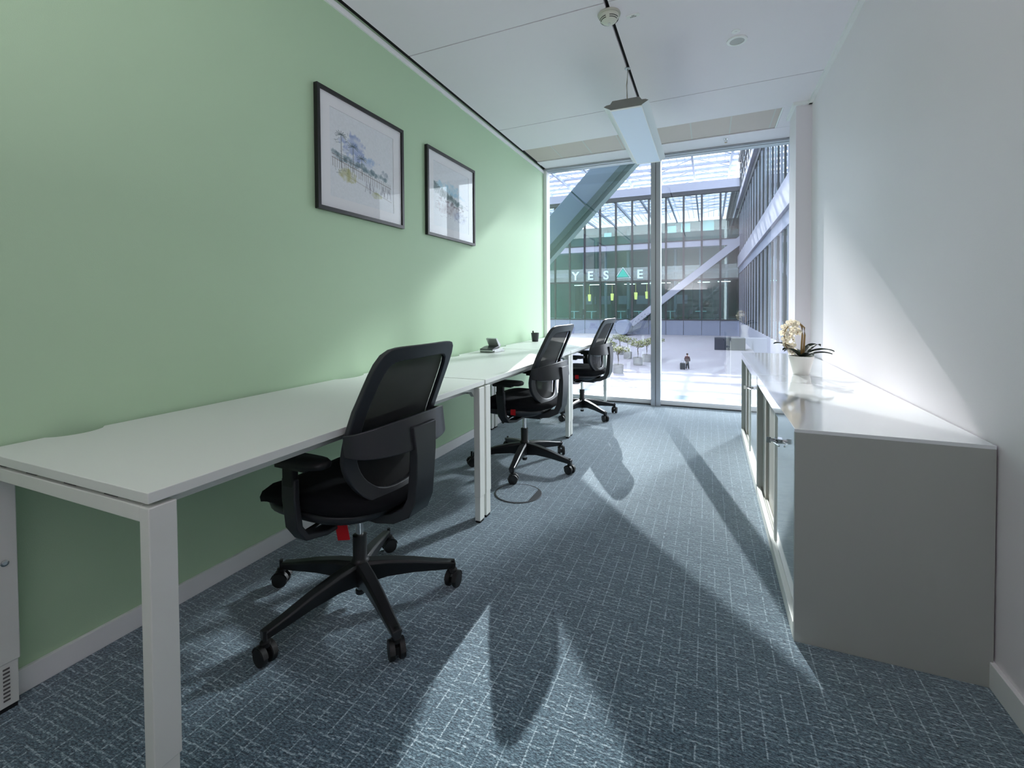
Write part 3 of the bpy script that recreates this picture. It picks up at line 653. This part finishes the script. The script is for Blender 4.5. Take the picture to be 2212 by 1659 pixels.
# ================================================================== DESK ITEMS
ph = empty('desk_phone', 'small silver and black desk phone with raised display on the middle desk by the wall', 'phone', (-1.70, 3.56, .740), rz=math.radians(-4))
bm = bmesh.new(); prism(bm, [(-.07, -.085, 0), (.07, -.085, 0), (.075, -.088, .018), (-.075, -.088, .018)], (0, .176, 0)); prism(bm, [(-.06, -.10, .008), (-.06, -.085, 0), (-.06, .085, 0), (-.06, .09, .030), (-.06, -.10, .024)], (.12, 0, 0)); link('base', bm, 'silver', ph, bevel=.004)
bm = bmesh.new(); prism(bm, [(-.062, -.105, .024), (-.062, .02, .031), (-.062, .015, .050), (-.062, -.03, .046), (-.062, -.105, .030)], (.124, 0, 0)); link('keypad', bm, 'phone_dark', ph, bevel=.004)
bm = bmesh.new(); prism(bm, [(-.05, .035, .034), (-.05, .072, .052), (-.05, -.005, .118), (-.05, -.022, .112)], (.10, 0, 0)); ds = link('display', bm, 'silver', ph, bevel=.004)
bm = bmesh.new(); prism(bm, [(-.032, .058, .0605), (-.032, .020, .093), (-.032, .0225, .096), (-.032, .0605, .0635)], (.064, 0, 0)); link('screen', bm, 'black_gap', ds)
bm = bmesh.new(); tube(bm, [(.0, .03, .03), (.0, .06, .040), (.0, .085, .034)], [.012, .014, .010], 12); link('hinge', bm, 'chrome', ph, smooth=True)
pc = empty('pen_cup', 'black tapered pen cup on the far desk against the green wall', 'pen cup', (-1.735, 4.72, .740))
bm = bmesh.new(); lathe(bm, [(.032, 0), (.034, .002), (.045, .095), (.043, .095), (.031, .004)], n=28); link('cup', bm, 'phone_dark', pc, auto=40)
bm = bmesh.new(); tube(bm, [(-.01, -.012, .02), (-.018, -.018, .118)], .008, 10); link('marker', bm, 'black_gap', pc)

# ================================================================== ORCHID
oc = empty('potted_orchid', 'white potted orchid with arching blossoms on the sideboard by the window', 'plant', (.505, 3.17, .716), rz=math.radians(23))
bm = bmesh.new(); prof = []
lathe(bm, [(.040, 0), (.042, .003), (.052, .05), (.063, .092), (.066, .108), (.062, .109), (.056, .085), (.03, .082)], n=36); link('pot', bm, 'pot', oc, auto=50)
bm = bmesh.new(); lathe(bm, [(.058, .088), (.050, .094), (.025, .098), (.005, .099)], n=28); link('moss', bm, 'soil', oc, smooth=True)
for k, (dx, top) in enumerate(((-.004, .300), (.010, .292))):
    bm = bmesh.new(); pts = [(.004 + dx, .004 * k, .09), (.006 + dx, 0, .16), (.010 + dx, 0, .23), (.008 + dx, 0, .275), (-.006 + dx * .5, 0, top), (-.035, 0, top + .002), (-.065 - .01 * k, 0, top - .004 + .006 * k)]
    if k: pts += [(-.082, .01, .275)]
    else: pts += [(-.078, -.004, .288), (-.100, -.01, .262), (-.108, -.012, .22), (-.098, -.012, .17), (-.078, -.012, .135), (-.056, -.012, .125)]
    tube(bm, pts, [.0055, .0055, .005, .0045, .004, .003, .0028] + [.0024] * (len(pts) - 7), 10); link('stem', bm, 'stem', oc, smooth=True)
def leaf(length, width, yaw, rise, droop):
    bm = bmesh.new(); rows = []
    for i in range(13):
        t = i / 12; w2 = width * (math.sin(PI * min(1, t * .92 + .08)) ** .7); x = length * t * (1 - .08 * t); z = rise * math.sin(t * PI * .62) - droop * t * t
        rows.append([(x, -w2, z + .006), (x, 0, z - .003 * (1 - t)), (x, w2, z + .006)])
    v = [[bm.verts.new(p) for p in r] for r in rows]
    for a, b in zip(v, v[1:]):
        for i in range(2): bm.faces.new((a[i], a[i + 1], b[i + 1], b[i]))
    bmesh.ops.solidify(bm, geom=bm.faces[:], thickness=.0016)
    bmesh.ops.transform(bm, matrix=Matrix.Translation((0, 0, .098)) @ Matrix.Rotation(math.radians(yaw), 4, 'Z'), verts=bm.verts)
    return link('leaf', bm, 'leaf', oc, smooth=True)
for a in ((.165, .030, 170, .085, .0), (.150, .027, 196, .060, .01), (.155, .032, 14, .085, .018), (.20, .030, -6, .060, .022), (.165, .028, -30, .040, .012), (.11, .026, 60, .05, .02), (.11, .025, 120, .05, .02), (.10, .024, -80, .04, .02)): leaf(*a)
def flower(px, py, pz, yaw, pitch, s):
    bm = bmesh.new()
    for k in range(5):
        a = 2 * PI * k / 5 + PI / 2; big = 1.0 if k in (0, 2, 3) else 1.15; ww = .011 if k in (0, 2, 3) else .017
        ring = []
        for i in range(10):
            b = 2 * PI * i / 10; u = .017 * big * (1 + .82 * math.cos(b)); v = ww * math.sin(b)
            ring.append(bm.verts.new(Vector((.004 * (u / .03) ** 2 + .002, u * math.cos(a) - v * math.sin(a), u * math.sin(a) + v * math.cos(a))) * s))
        bm.faces.new(ring)
    bmesh.ops.solidify(bm, geom=bm.faces[:], thickness=.0012)
    for f in bm.faces: f.material_index = 0
    lip = len(bm.faces); lathe(bm, [(.0042 * s, 0), (.003 * s, .005 * s), (.001 * s, .009 * s)], (0, 0, -.002 * s), 8, 'X', mi=1)
    m_ = Matrix.Translation((px, py, pz)) @ Matrix.Rotation(yaw, 4, 'Z') @ Matrix.Rotation(pitch, 4, 'Y')
    bmesh.ops.transform(bm, matrix=m_, verts=bm.verts); return link('blossom', bm, ['petal', 'petal_core'], oc, smooth=False)
fl = [(-.068, -.01, .300), (-.040, -.01, .298), (-.090, .01, .276), (-.062, -.02, .262), (-.108, 0, .246), (-.032, .012, .256), (-.086, -.025, .236), (-.020, .0, .250), (-.102, -.02, .205), (-.070, -.03, .208), (-.094, 0, .172), (-.066, -.02, .168), (-.080, -.02, .140), (-.056, -.01, .136)]
for i, (x, y, z) in enumerate(fl): flower(x, y, z, math.radians(-90 + R.uniform(-65, 65)), R.uniform(-.5, .5), R.uniform(.72, .9))

# ================================================================== OUTSIDE: ATRIUM
G = -5.9
struct('atrium_floor', BX(((-80, 38, G - .3), (30, 114.2, G))), 'ext_floor')
struct('atrium_floor_shade_strip', BX(((-80, 5.6, G - .3), (30, 38, G))), 'ext_floor_shade')  # shade painted as a darker colour on the near atrium floor
# near diagonal brace crossing the left pane (built where it stands, at Y = 8 m)
br = empty('diagonal_brace', 'huge grey steel diagonal brace crossing behind the left window pane', 'steel brace', (0, 0, 0))
sl = (3.56 - 2.727) / (-1.861 + 2.678)
YBR = 7.0
def ln_u(x): return 1.13 + .875 * (2.727 - 1.13) + sl * (x + .875 * 2.678)      # upper edge
def ln_l(x): return 1.13 + .875 * (2.070 - 1.13) + sl * (x + .875 * 2.655)  # lower edge of web
X0, X1 = -9.0, 8.0
bm = bmesh.new(); prism(bm, [(X0, YBR, ln_u(X0)), (X1, YBR, ln_u(X1)), (X1, YBR, ln_l(X1)), (X0, YBR, ln_l(X0))], (0, .25, 0)); link('web', bm, 'steel_brace', br, bevel=.01)
bm = bmesh.new(); prism(bm, [(X0, YBR - .06, ln_l(X0) + .10), (X1, YBR - .06, ln_l(X1) + .10), (X1, YBR - .06, ln_l(X1)), (X0, YBR - .06, ln_l(X0))], (0, .36, 0)); prism(bm, [(X0, YBR, ln_l(X0)), (X1, YBR, ln_l(X1)), (X1, YBR, ln_l(X1) - .10), (X0, YBR, ln_l(X0) - .10)], (0, .2, 0)); link('flange', bm, 'steel_brace2', br)
bm = bmesh.new()
for x in (-1.97, 0.18): prism(bm, [(x, YBR - .003, ln_u(x) - .01), (x + .012, YBR - .003, ln_u(x) + .002), (x + .29, YBR - .003, ln_u(x + .29) - .575), (x + .278, YBR - .003, ln_u(x + .278) - .585)], (0, .01, 0))
link('weld_seam', bm, 'steel_brace2', br)

# far office building across the atrium
FY = 114.0; fx = [6.33 - 3.873 * i for i in range(13)]; XLF = fx[-1] - 3.873
fb = empty('office_building', 'glass office building with dark mullions across the far end of the atrium', 'building', (0, 0, 0))
for z0, z1, m_ in ((-2.35, 7.0, 'fac_glass'), (7.0, 10.2, 'frost'), (10.2, 14.4, 'fac_glass'), (15.9, 20.3, 'fac_glass'), (20.3, 26.2, 'fac_glass_top')):
    link('frosted_band' if m_ == 'frost' else 'glazing', BX(((XLF, FY, z0), (6.33, FY + .08, z1))), m_, fb)
for x in fx: link('mullion', BX(((x - .21, FY - .3, -2.35), (x + .21, FY + .1, 26.2))), 'ext_dark', fb)
for z, h in ((-2.35, .25), (6.9, .35), (15.85, .18)): link('transom', BX(((XLF, FY - .2, z - h / 2), (6.33, FY + .1, z + h / 2))), 'ext_dark', fb)
link('balcony_edge', BX(((XLF, FY - .1, 14.4), (6.33, FY + 3, 15.8))), 'ext_white', fb)
link('spandrel', BX(((XLF, FY + .12, 15.9), (6.33, FY + .3, 17.9))), mat('dark_teal_spandrel', (44, 70, 72), .5, var=.3, vscale=.5), fb)
link('top_rail', BX(((XLF, FY - .5, 26.2), (6.33, FY + .5, 27.1))), 'ext_dark', fb)
link('roof_fascia', BX(((XLF, FY - .6, 27.1), (6.33, FY + 2, 29.0))), 'ext_white', fb)
for z0, z1 in ((-2.6, -2.35), (8.9, 9.3), (20.4, 20.8)): link('floor_slab', BX(((XLF, FY + .3, z0), (6.33, FY + 12, z1))), 'ext_white', fb)
link('back_wall', BX(((XLF, FY + 12, -2.35), (6.33, FY + 12.3, 28.4))), 'ext_green', fb)
link('roof_deck', BX(((XLF, FY + 2, 28.4), (6.33, FY + 12.3, 28.9))), 'ext_white', fb)
link('side_wall', BX(((6.33, FY + .3, -2.35), (6.6, FY + 12, 29))), 'ext_green', fb)
for i, (a, b) in enumerate(zip(fx, fx[1:])): link('base_panel', BX(((b + .05, FY - .1, G), (a - .05, FY + .3, -2.42))), 'ext_panel', fb)
link('base_core', BX(((XLF, FY + .2, G), (6.33, FY + .5, -2.5))), 'ext_dark', fb)
for i in range(7):
    x = 4.4 - 5.6 * i; bm = bmesh.new(); lathe(bm, [(.35, -2.35), (.35, 26)], (x - .5, FY + 4, 0), 16); link('column', bm, 'ext_white', fb, smooth=True)
bm = bmesh.new(); bxs = [(-2.2, 1.0), (-6.5, 1.2), (-17, .8), (-22, 1.2), (-28, 1.0), (-33, 1.1)]
# interior partition, added glowing strips that brighten the dark rooms
for i in range(9):
    x = 2 - 4.3 * i; link('fill_strip', BX(((x, FY + 2.2 + (i % 3), 6.35), (x + 2.6, FY + 2.6 + (i % 3), 6.45))), 'fill_glow', fb)
for i in range(8):
    x = 1 - 4.9 * i; link('partition', BX(((x, FY + 7, -2.35), (x + .25, FY + 11.9, 6.5))), 'ext_green', fb)
for i in range(6):
    x = -8.0 - 4.6 * i; link('interior_window', BX(((x, FY + 9, 1.4), (x + 3.2, FY + 9.1, 3.6))), 'ext_panel', fb)
# furniture behind the glass
def cafe_table(x, y, lab):
    t = empty('cafe_table', lab, 'table', (x, y, -2.35), group='tall tables behind the far ground floor glass')
    bm = bmesh.new(); box(bm, (-1.2, -.7, 1.85), (1.2, .7, 2.0)); link('tabletop', bm, 'letter', t)
    bm = bmesh.new(); lathe(bm, [(.13, .1), (.13, 1.85)], n=10); lathe(bm, [(.6, 0), (.6, .1)], n=16); link('pedestal', bm, 'letter', t)
    return t
t0 = None
for i, x in enumerate((-1.6, -8.4, -15.6, -20.2, -27.4, -32.2)):
    o = cafe_table(x, FY + 2.4, '') if t0 is None else copy_tree(t0); t0 = t0 or o; o.location = (x, FY + 2.2 + (i % 2), -2.35)
    o['label'] = ['first', 'second', 'third', 'fourth', 'fifth', 'sixth'][i] + ' white pedestal table from the right corner, behind the far ground floor glass'
s0 = None
for i, x in enumerate((1.6, -4.3, -6.6, -11, -18.0, -25.6, -29.8)):
    if s0 is None:
        s0 = o = empty('bar_chair', '', 'chair', (x, FY + 2.5, -2.35), group='chairs behind the far ground floor glass')
        link('seat', BX(((-.5, -.5, 1.1), (.5, .5, 1.3))), 'ext_black', o); link('backrest', BX(((-.5, .4, 1.3), (.5, .55, 2.5))), 'ext_black', o); link('pedestal', BX(((-.1, -.1, 0), (.1, .1, 1.1))), 'ext_black', o)
    else: o = copy_tree(s0)
    o.location = (x, FY + 2.0 + (i % 3) * .7, -2.35); o.rotation_euler.z = R.uniform(0, 6); o['label'] = ['first', 'second', 'third', 'fourth', 'fifth', 'sixth', 'seventh'][i] + ' dark chair from the right corner, behind the far ground floor glass'
for i, (x, w_, z0, z1) in enumerate(((-4.6, 2.0, 17.9, 20.0), (-7.6, 1.9, 17.9, 19.6), (.2, 2.5, 17.8, 20.4), (-22.6, 1.8, 17.9, 19.0))):
    m_ = link('notice_board', BX(((x - w_ / 2 - .3 , FY + .6, z0), (x + w_ / 2 - .3, FY + .75, z1))), 'letter'); 
    tag(m_, ['pale square board behind the upper glass, second from the corner brace', 'pale board behind the upper glass, next right of the window mullion', 'largest pale board behind the upper glass, nearest the corner', 'small pale board behind the upper glass seen under the big brace'][[1, 0, 2, 3][i] if i < 2 else i], 'board')
for i, (x, z) in enumerate(((-16.2, 3.4), (-13.6, 3.55), (-27.6, 3.1), (-21.9, 3.2))):
    bm = bmesh.new(); lathe(bm, [(.30, -.9), (.42, .75), (.34, .8)], (x, FY + .9, z), 16); lathe(bm, [(.03, .8), (.03, 3.0)], (x, FY + .9, z), 6)
    tag(link('hanging_lamp', bm, 'yellow', auto=40), ['yellow hanging lamp left of the pair beside the window mullion, far building', 'yellow hanging lamp nearest the window mullion, far building', 'yellow hanging lamp farthest left in the far building', 'thin yellow hanging lamp in the centre of the left pane, far building'][i], 'lamp')
# lettering on the frosted band
sg_ = empty('facade_sign', 'pale blue letter sign with a green triangle on the frosted band of the far building', 'sign', (0, FY - .18, 0))
for ch_, px in (('Y', -30.9), ('E', -27.1), ('S', -23.2), ('E', -15.1)):
    cu = bpy.data.curves.new('letter', 'FONT'); cu.body = ch_; cu.size = 2.9; cu.extrude = .06; cu.offset = .07; cu.align_x = 'CENTER'; cu.space_character = 1
    t_ = bpy.data.objects.new('tmp', cu); C.objects.link(t_); me_ = bpy.data.meshes.new_from_object(t_.evaluated_get(bpy.context.evaluated_depsgraph_get())); bpy.data.objects.remove(t_)
    me_.materials.clear(); me_.materials.append(M['letter']); o = bpy.data.objects.new('letter', me_); C.objects.link(o); o.parent = sg_; o.location = (px, 0, 7.55); o.rotation_euler = (PI / 2, 0, 0)
bm = bmesh.new(); prism(bm, [(-20.5, -.05, 7.95), (-17.7, -.05, 7.95), (-19.1, -.05, 9.95)], (0, .12, 0)); link('triangle', bm, 'teal', sg_)
bm = bmesh.new()
for a, b in (((-20.9, 7.7), (-17.3, 7.7)), ((-17.3, 7.7), (-19.1, 10.3)), ((-19.1, 10.3), (-20.9, 7.7))): sweep_rect(bm, [(a[0], 0, a[1]), (b[0], 0, b[1])], .14, .1, (0, 1, 0))
link('triangle_outline', bm, 'letter', sg_)

# side building on the right
RX = 6.35
rb = empty('side_building', 'glass side wing with white bands receding along the right of the atrium', 'building', (0, 0, 0))
RY0 = 38.0
for z0, z1, m_ in ((-2.6, 7.9, 'side_glass'), (11.7, 21.1, 'side_glass'), (23.4, 33.0, 'roof_glass')): link('glazing', BX(((RX, RY0, z0), (RX + .1, FY - .3, z1))), m_, rb)
link('white_band', BX(((RX - .45, RY0, 9.2), (RX + 2.0, FY - .3, 11.7))), 'ext_white', rb)
link('lower_ledge', BX(((RX - .15, RY0, 7.9), (RX + 2.0, FY - .3, 9.15))), 'ext_panel', rb)
link('base_wall', BX(((RX - .1, RY0, G), (RX + .6, FY - .3, -2.6))), 'ext_white', rb)
link('dark_ledge', BX(((RX - .2, RY0, 21.1), (RX + 1.0, FY - .3, 22.2))), 'ext_dark', rb)
link('light_ledge', BX(((RX - .7, RY0, 22.25), (RX + 1.0, FY - .3, 23.4))), 'ext_white', rb)
link('roof_edge', BX(((RX - .4, RY0, 32.4), (RX + .6, FY - .3, 33.6))), 'ext_dark', rb)
link('inner_wall', BX(((RX + 7, RY0, -2.6), (RX + 7.2, FY - .4, 21))), 'ext_green', rb)
link('floor_slab', BX(((RX + .2, RY0, 15.9), (RX + 7, FY - .3, 16.5))), 'ext_white', rb)
link('floor_slab', BX(((RX + .2, RY0, 2.9), (RX + 7, FY - .3, 3.5))), 'ext_panel', rb)
ny_ = 34; ys = [FY - 1 - i * (FY - RY0) / ny_ for i in range(ny_)]
for i, y in enumerate(ys):
    link('mullion', BX(((RX - .10, y - .07, -2.6), (RX + .1, y + .07, 7.9)), ((RX - .10, y - .07, 11.7), (RX + .1, y + .07, 21.1))), 'ext_dark' if i % 2 else 'ext_white', rb)
    if i % 2 == 0: link('roof_post', BX(((RX - .1, y - .06, 23.4), (RX + .1, y + .06, 32.4))), 'ext_dark', rb)
for z in (26.0, 28.6, 30.6): link('roof_rail', BX(((RX - .12, RY0, z), (RX + .12, FY - .3, z + .14))), 'ext_dark', rb)

# diagonal strut in front of the far facade, ending in a round node with bolted plates
nd = empty('steel_node', 'round capped steel tube node with bolted plates at the foot of the far diagonal strut', 'steel node', (-18.1, 107.0, -4.0))
bm = bmesh.new(); lathe(bm, [(1.62, 0), (1.72, .12), (1.72, 5.0)], n=40, axis='Y'); link('tube', bm, 'ext_panel', nd, auto=40)
bm = bmesh.new(); lathe(bm, [(1.55, -.12), (1.55, .02)], n=40, axis='Y'); link('end_cap', bm, 'ext_panel', nd, auto=40)
bm = bmesh.new(); box(bm, (-4.2, .6, -.9), (-1.4, 1.4, .9)); link('side_plate', bm, 'ext_panel', nd)
bm = bmesh.new()
for i in range(5):
    for j in range(3): lathe(bm, [(.09, 0), (.09, .1)], (-3.8 + i * .5, .5, -.55 + j * .55), 8, 'Y')
link('bolts', bm, 'ext_dark', nd)
st2 = empty('diagonal_strut', 'slim pale diagonal strut rising right in front of the far facade', 'steel strut', (0, 110.5, 0))
bm = bmesh.new(); prism(bm, [(-17.2, 0, -2.9), (-16.2, 0, -3.9), (6.2, 0, 13.9), (6.2, 0, 15.9)], (0, .9, 0)); link('beam', bm, 'ext_white', st2)
bm = bmesh.new()
for i in range(4):
    for j in range(2): lathe(bm, [(.10, -.1), (.10, 0)], (-15.6 + i * .7 + j * .45, 0, -2.7 + i * .56 - j * .35), 8, 'Y')
link('bolts', bm, 'ext_dark', st2)
# dark box
tag(link('kiosk', BX(((.9, 78.2, G), (5.2, 80.5, G + 1.85))), 'ext_black'), 'low dark blue rectangular kiosk on the atrium floor by the side wing', 'kiosk')

# glass roof
rf = empty('glass_roof', 'white steel grid of the glazed atrium roof', 'roof', (0, 0, 0))
ZR = 33.6
for i in range(22): y = 60 + i * 4.6; h_ = .15 if y < 114 else .5; link('purlin', BX(((-62, y - h_, ZR - .45), (RX - .3, y + h_, ZR))), 'roof_steel', rf)  # unseen ones past the facade are wider, to throw shadow stripes below
for i in range(9): x = 4.5 - i * 7.75; link('rafter', BX(((x - .22, 40, ZR - 1.3), (x + .22, 162, ZR - .55))), 'roof_steel', rf)
bm = bmesh.new()
for i in range(40): x = 5 - i * 1.66; box(bm, (x - .05, 40, ZR), (x + .05, 162, ZR + .12))
for i in range(44): y = 60 + i * 2.3; box(bm, (-62, y - .05, ZR), (RX - .3, y + .05, ZR + .12))
link('glazing_bars', bm, 'roof_steel', rf)
bm = bmesh.new()
for i in range(14): 
    y = 62 + i * 9.2
    for k in range(6):
        x = 4.5 - k * 7.75; sweep_rect(bm, [(x, y, ZR - .8), (x - 7.75, y + (9.2 if k % 2 else -9.2), ZR - .8)], .16, .2, (0, 0, 1))
link('cross_brace', bm, 'roof_steel', rf)
link('roof_glass', BX(((-62, 40, ZR + .13), (RX - .3, 162, ZR + .16))), 'roof_glass', rf)

# trees in tubs
def tree(name_label, x, y, s, seed):
    rg = random.Random(seed); t = empty('potted_tree', name_label, 'tree', (x, y, G), group='small trees in round tubs on the atrium floor'); t.scale = (s, s, s)
    bm = bmesh.new(); lathe(bm, [(.50, 0), (.52, .05), (.56, .88), (.58, .9), (.50, .9), (.48, .75)], n=20); link('tub', bm, 'concrete', t, auto=40)
    bm = bmesh.new(); tube(bm, [(0, 0, .7), (.03, 0, 1.3), (-.02, .02, 1.9), (.02, 0, 2.4)], [.05, .045, .04, .03], 8)
    for k in range(5):
        a = rg.uniform(0, 6.28); tube(bm, [(0, 0, 1.9 + k * .08), (.5 * math.cos(a), .5 * math.sin(a), 2.4 + .1 * k)], [.025, .01], 6)
    link('trunk', bm, 'bark', t)
    bm = bmesh.new()
    for k in range(420):
        a = rg.uniform(0, 6.28); r_ = math.sqrt(rg.random()) * 1.15; z = 2.45 + rg.uniform(-.38, .42) * (1 - (r_ / 1.5) ** 2)
        p = Vector((r_ * math.cos(a), r_ * math.sin(a), z)); u = Vector((rg.uniform(-1, 1), rg.uniform(-1, 1), rg.uniform(-.4, .4))).normalized(); v = u.cross(Vector((rg.uniform(-.3, .3), rg.uniform(-.3, .3), 1))).normalized(); q = .10 + .06 * rg.random()
        bm.faces.new([bm.verts.new(p + u * a_ * q + v * b_ * q * .5) for a_, b_ in ((-1, 0), (0, -1), (1, 0), (0, 1))])
    link('crown', bm, 'foliage', t); return t
for i, (x, y, lab) in enumerate(((-7.6, 55.5, 'tree in a round tub standing alone closest to the window mullion, front row'), (-9.75, 61.8, 'tree in a round tub behind and left of the front one'), (-7.0, 59.0, 'tree in a round tub just left of the window mullion, second row'), (-8.6, 48.3, 'tree in a round tub nearest the window, beside the desk leg reflection'), (-10.9, 54.0, 'tree in a round tub seen beside the far desk end leg'), (-12.6, 60.5, 'tree in a round tub half hidden behind the farthest chair'), (-6.3, 62.5, 'tree in a round tub mostly hidden by the window mullion'), (-11.6, 66.5, 'rearmost tree in a round tub, its crown below the round steel node'))):
    tree(lab, x, y, 1.0, 20 + i)
# person with suitcase
pr_ = empty('person', 'person in a dark maroon jacket walking with a suitcase across the atrium floor', 'person', (-2.1, 53.6, G), rz=math.radians(-20))
me = bpy.data.meshes.new('body'); J = {'pel': (0, 0, .95, .13), 'ch': (0, 0, 1.25, .15), 'nk': (0, .01, 1.46, .06), 'hd': (0, .02, 1.56, .085), 'ht': (0, .02, 1.68, .08), 'ls': (-.18, 0, 1.40, .07), 'le': (-.25, -.03, 1.12, .05), 'lw': (-.26, .08, .90, .035), 'lh': (-.26, .12, .82, .035), 'rs': (.18, 0, 1.40, .07), 're': (.25, .02, 1.12, .05), 'rw': (.22, .14, .92, .035), 'rh': (.21, .18, .84, .035), 'lk': (-.10, .06, .50, .065), 'la': (-.10, -.04, .09, .045), 'lf': (-.10, .10, .04, .04), 'rk': (.10, .02, .50, .065), 'ra': (.10, .12, .09, .045), 'rf': (.10, .26, .04, .04)}
ks = list(J); E_ = [('pel', 'ch'), ('ch', 'nk'), ('nk', 'hd'), ('hd', 'ht'), ('ch', 'ls'), ('ls', 'le'), ('le', 'lw'), ('lw', 'lh'), ('ch', 'rs'), ('rs', 're'), ('re', 'rw'), ('rw', 'rh'), ('pel', 'lk'), ('lk', 'la'), ('la', 'lf'), ('pel', 'rk'), ('rk', 'ra'), ('ra', 'rf')]
me.from_pydata([J[k][:3] for k in ks], [(ks.index(a), ks.index(b)) for a, b in E_], []); bo = bpy.data.objects.new('body', me); C.objects.link(bo); bo.parent = pr_; me.materials.append(M['skin'])
sk_ = bo.modifiers.new('skin', 'SKIN'); sk_.use_smooth_shade = True
for i, k in enumerate(ks): me.skin_vertices[0].data[i].radius = (J[k][3], J[k][3] * .85)
me.skin_vertices[0].data[0].use_root = True
bo.modifiers.new('sub', 'SUBSURF').levels = 1
def clothes(name, segs, m_):
    bm = bmesh.new()
    for pts, r_ in segs: tube(bm, pts, r_, 12)
    link(name, bm, m_, pr_, smooth=True)
clothes('jacket', [([(0, 0, .86), (0, 0, 1.0), (0, 0, 1.3), (0, .005, 1.46)], [.20, .19, .21, .09]), ([(-.15, 0, 1.41), (-.25, -.03, 1.12), (-.26, .08, .90)], [.09, .075, .055]), ([(.15, 0, 1.41), (.25, .02, 1.12), (.22, .14, .92)], [.09, .075, .055])], 'jacket')
clothes('trousers', [([(-.06, 0, .95), (-.10, .06, .50), (-.10, -.03, .10)], [.13, .09, .075]), ([(.06, 0, .95), (.10, .02, .50), (.10, .12, .10)], [.13, .09, .075])], 'trousers')
bm = bmesh.new(); lathe(bm, [(.085, 1.58), (.11, 1.64), (.10, 1.72), (.05, 1.765), (.01, 1.77)], (0, -.005, 0), 16); link('hair', bm, 'hair', pr_, smooth=True)
sc_ = empty('suitcase', 'black wheeled suitcase beside the walking person on the atrium floor', 'suitcase', (-2.55, 53.2, G))
bm = bmesh.new(); box(bm, (-.27, -.16, .06), (.27, .16, .74)); link('shell', bm, 'suitcase', sc_, bevel=.05)
bm = bmesh.new(); tube(bm, [(-.12, 0, .70), (-.12, 0, 1.0), (.12, 0, 1.0), (.12, 0, .70)], .015, 8); link('pull_handle', bm, 'alu_dark', sc_)
bm = bmesh.new()
for sx in (-1, 1):
    for sy in (-1, 1): lathe(bm, [(.035, -.015), (.035, .015)], (sx * .2, sy * .1, .035), 12, 'Y')
link('wheels', bm, 'rubber', sc_)
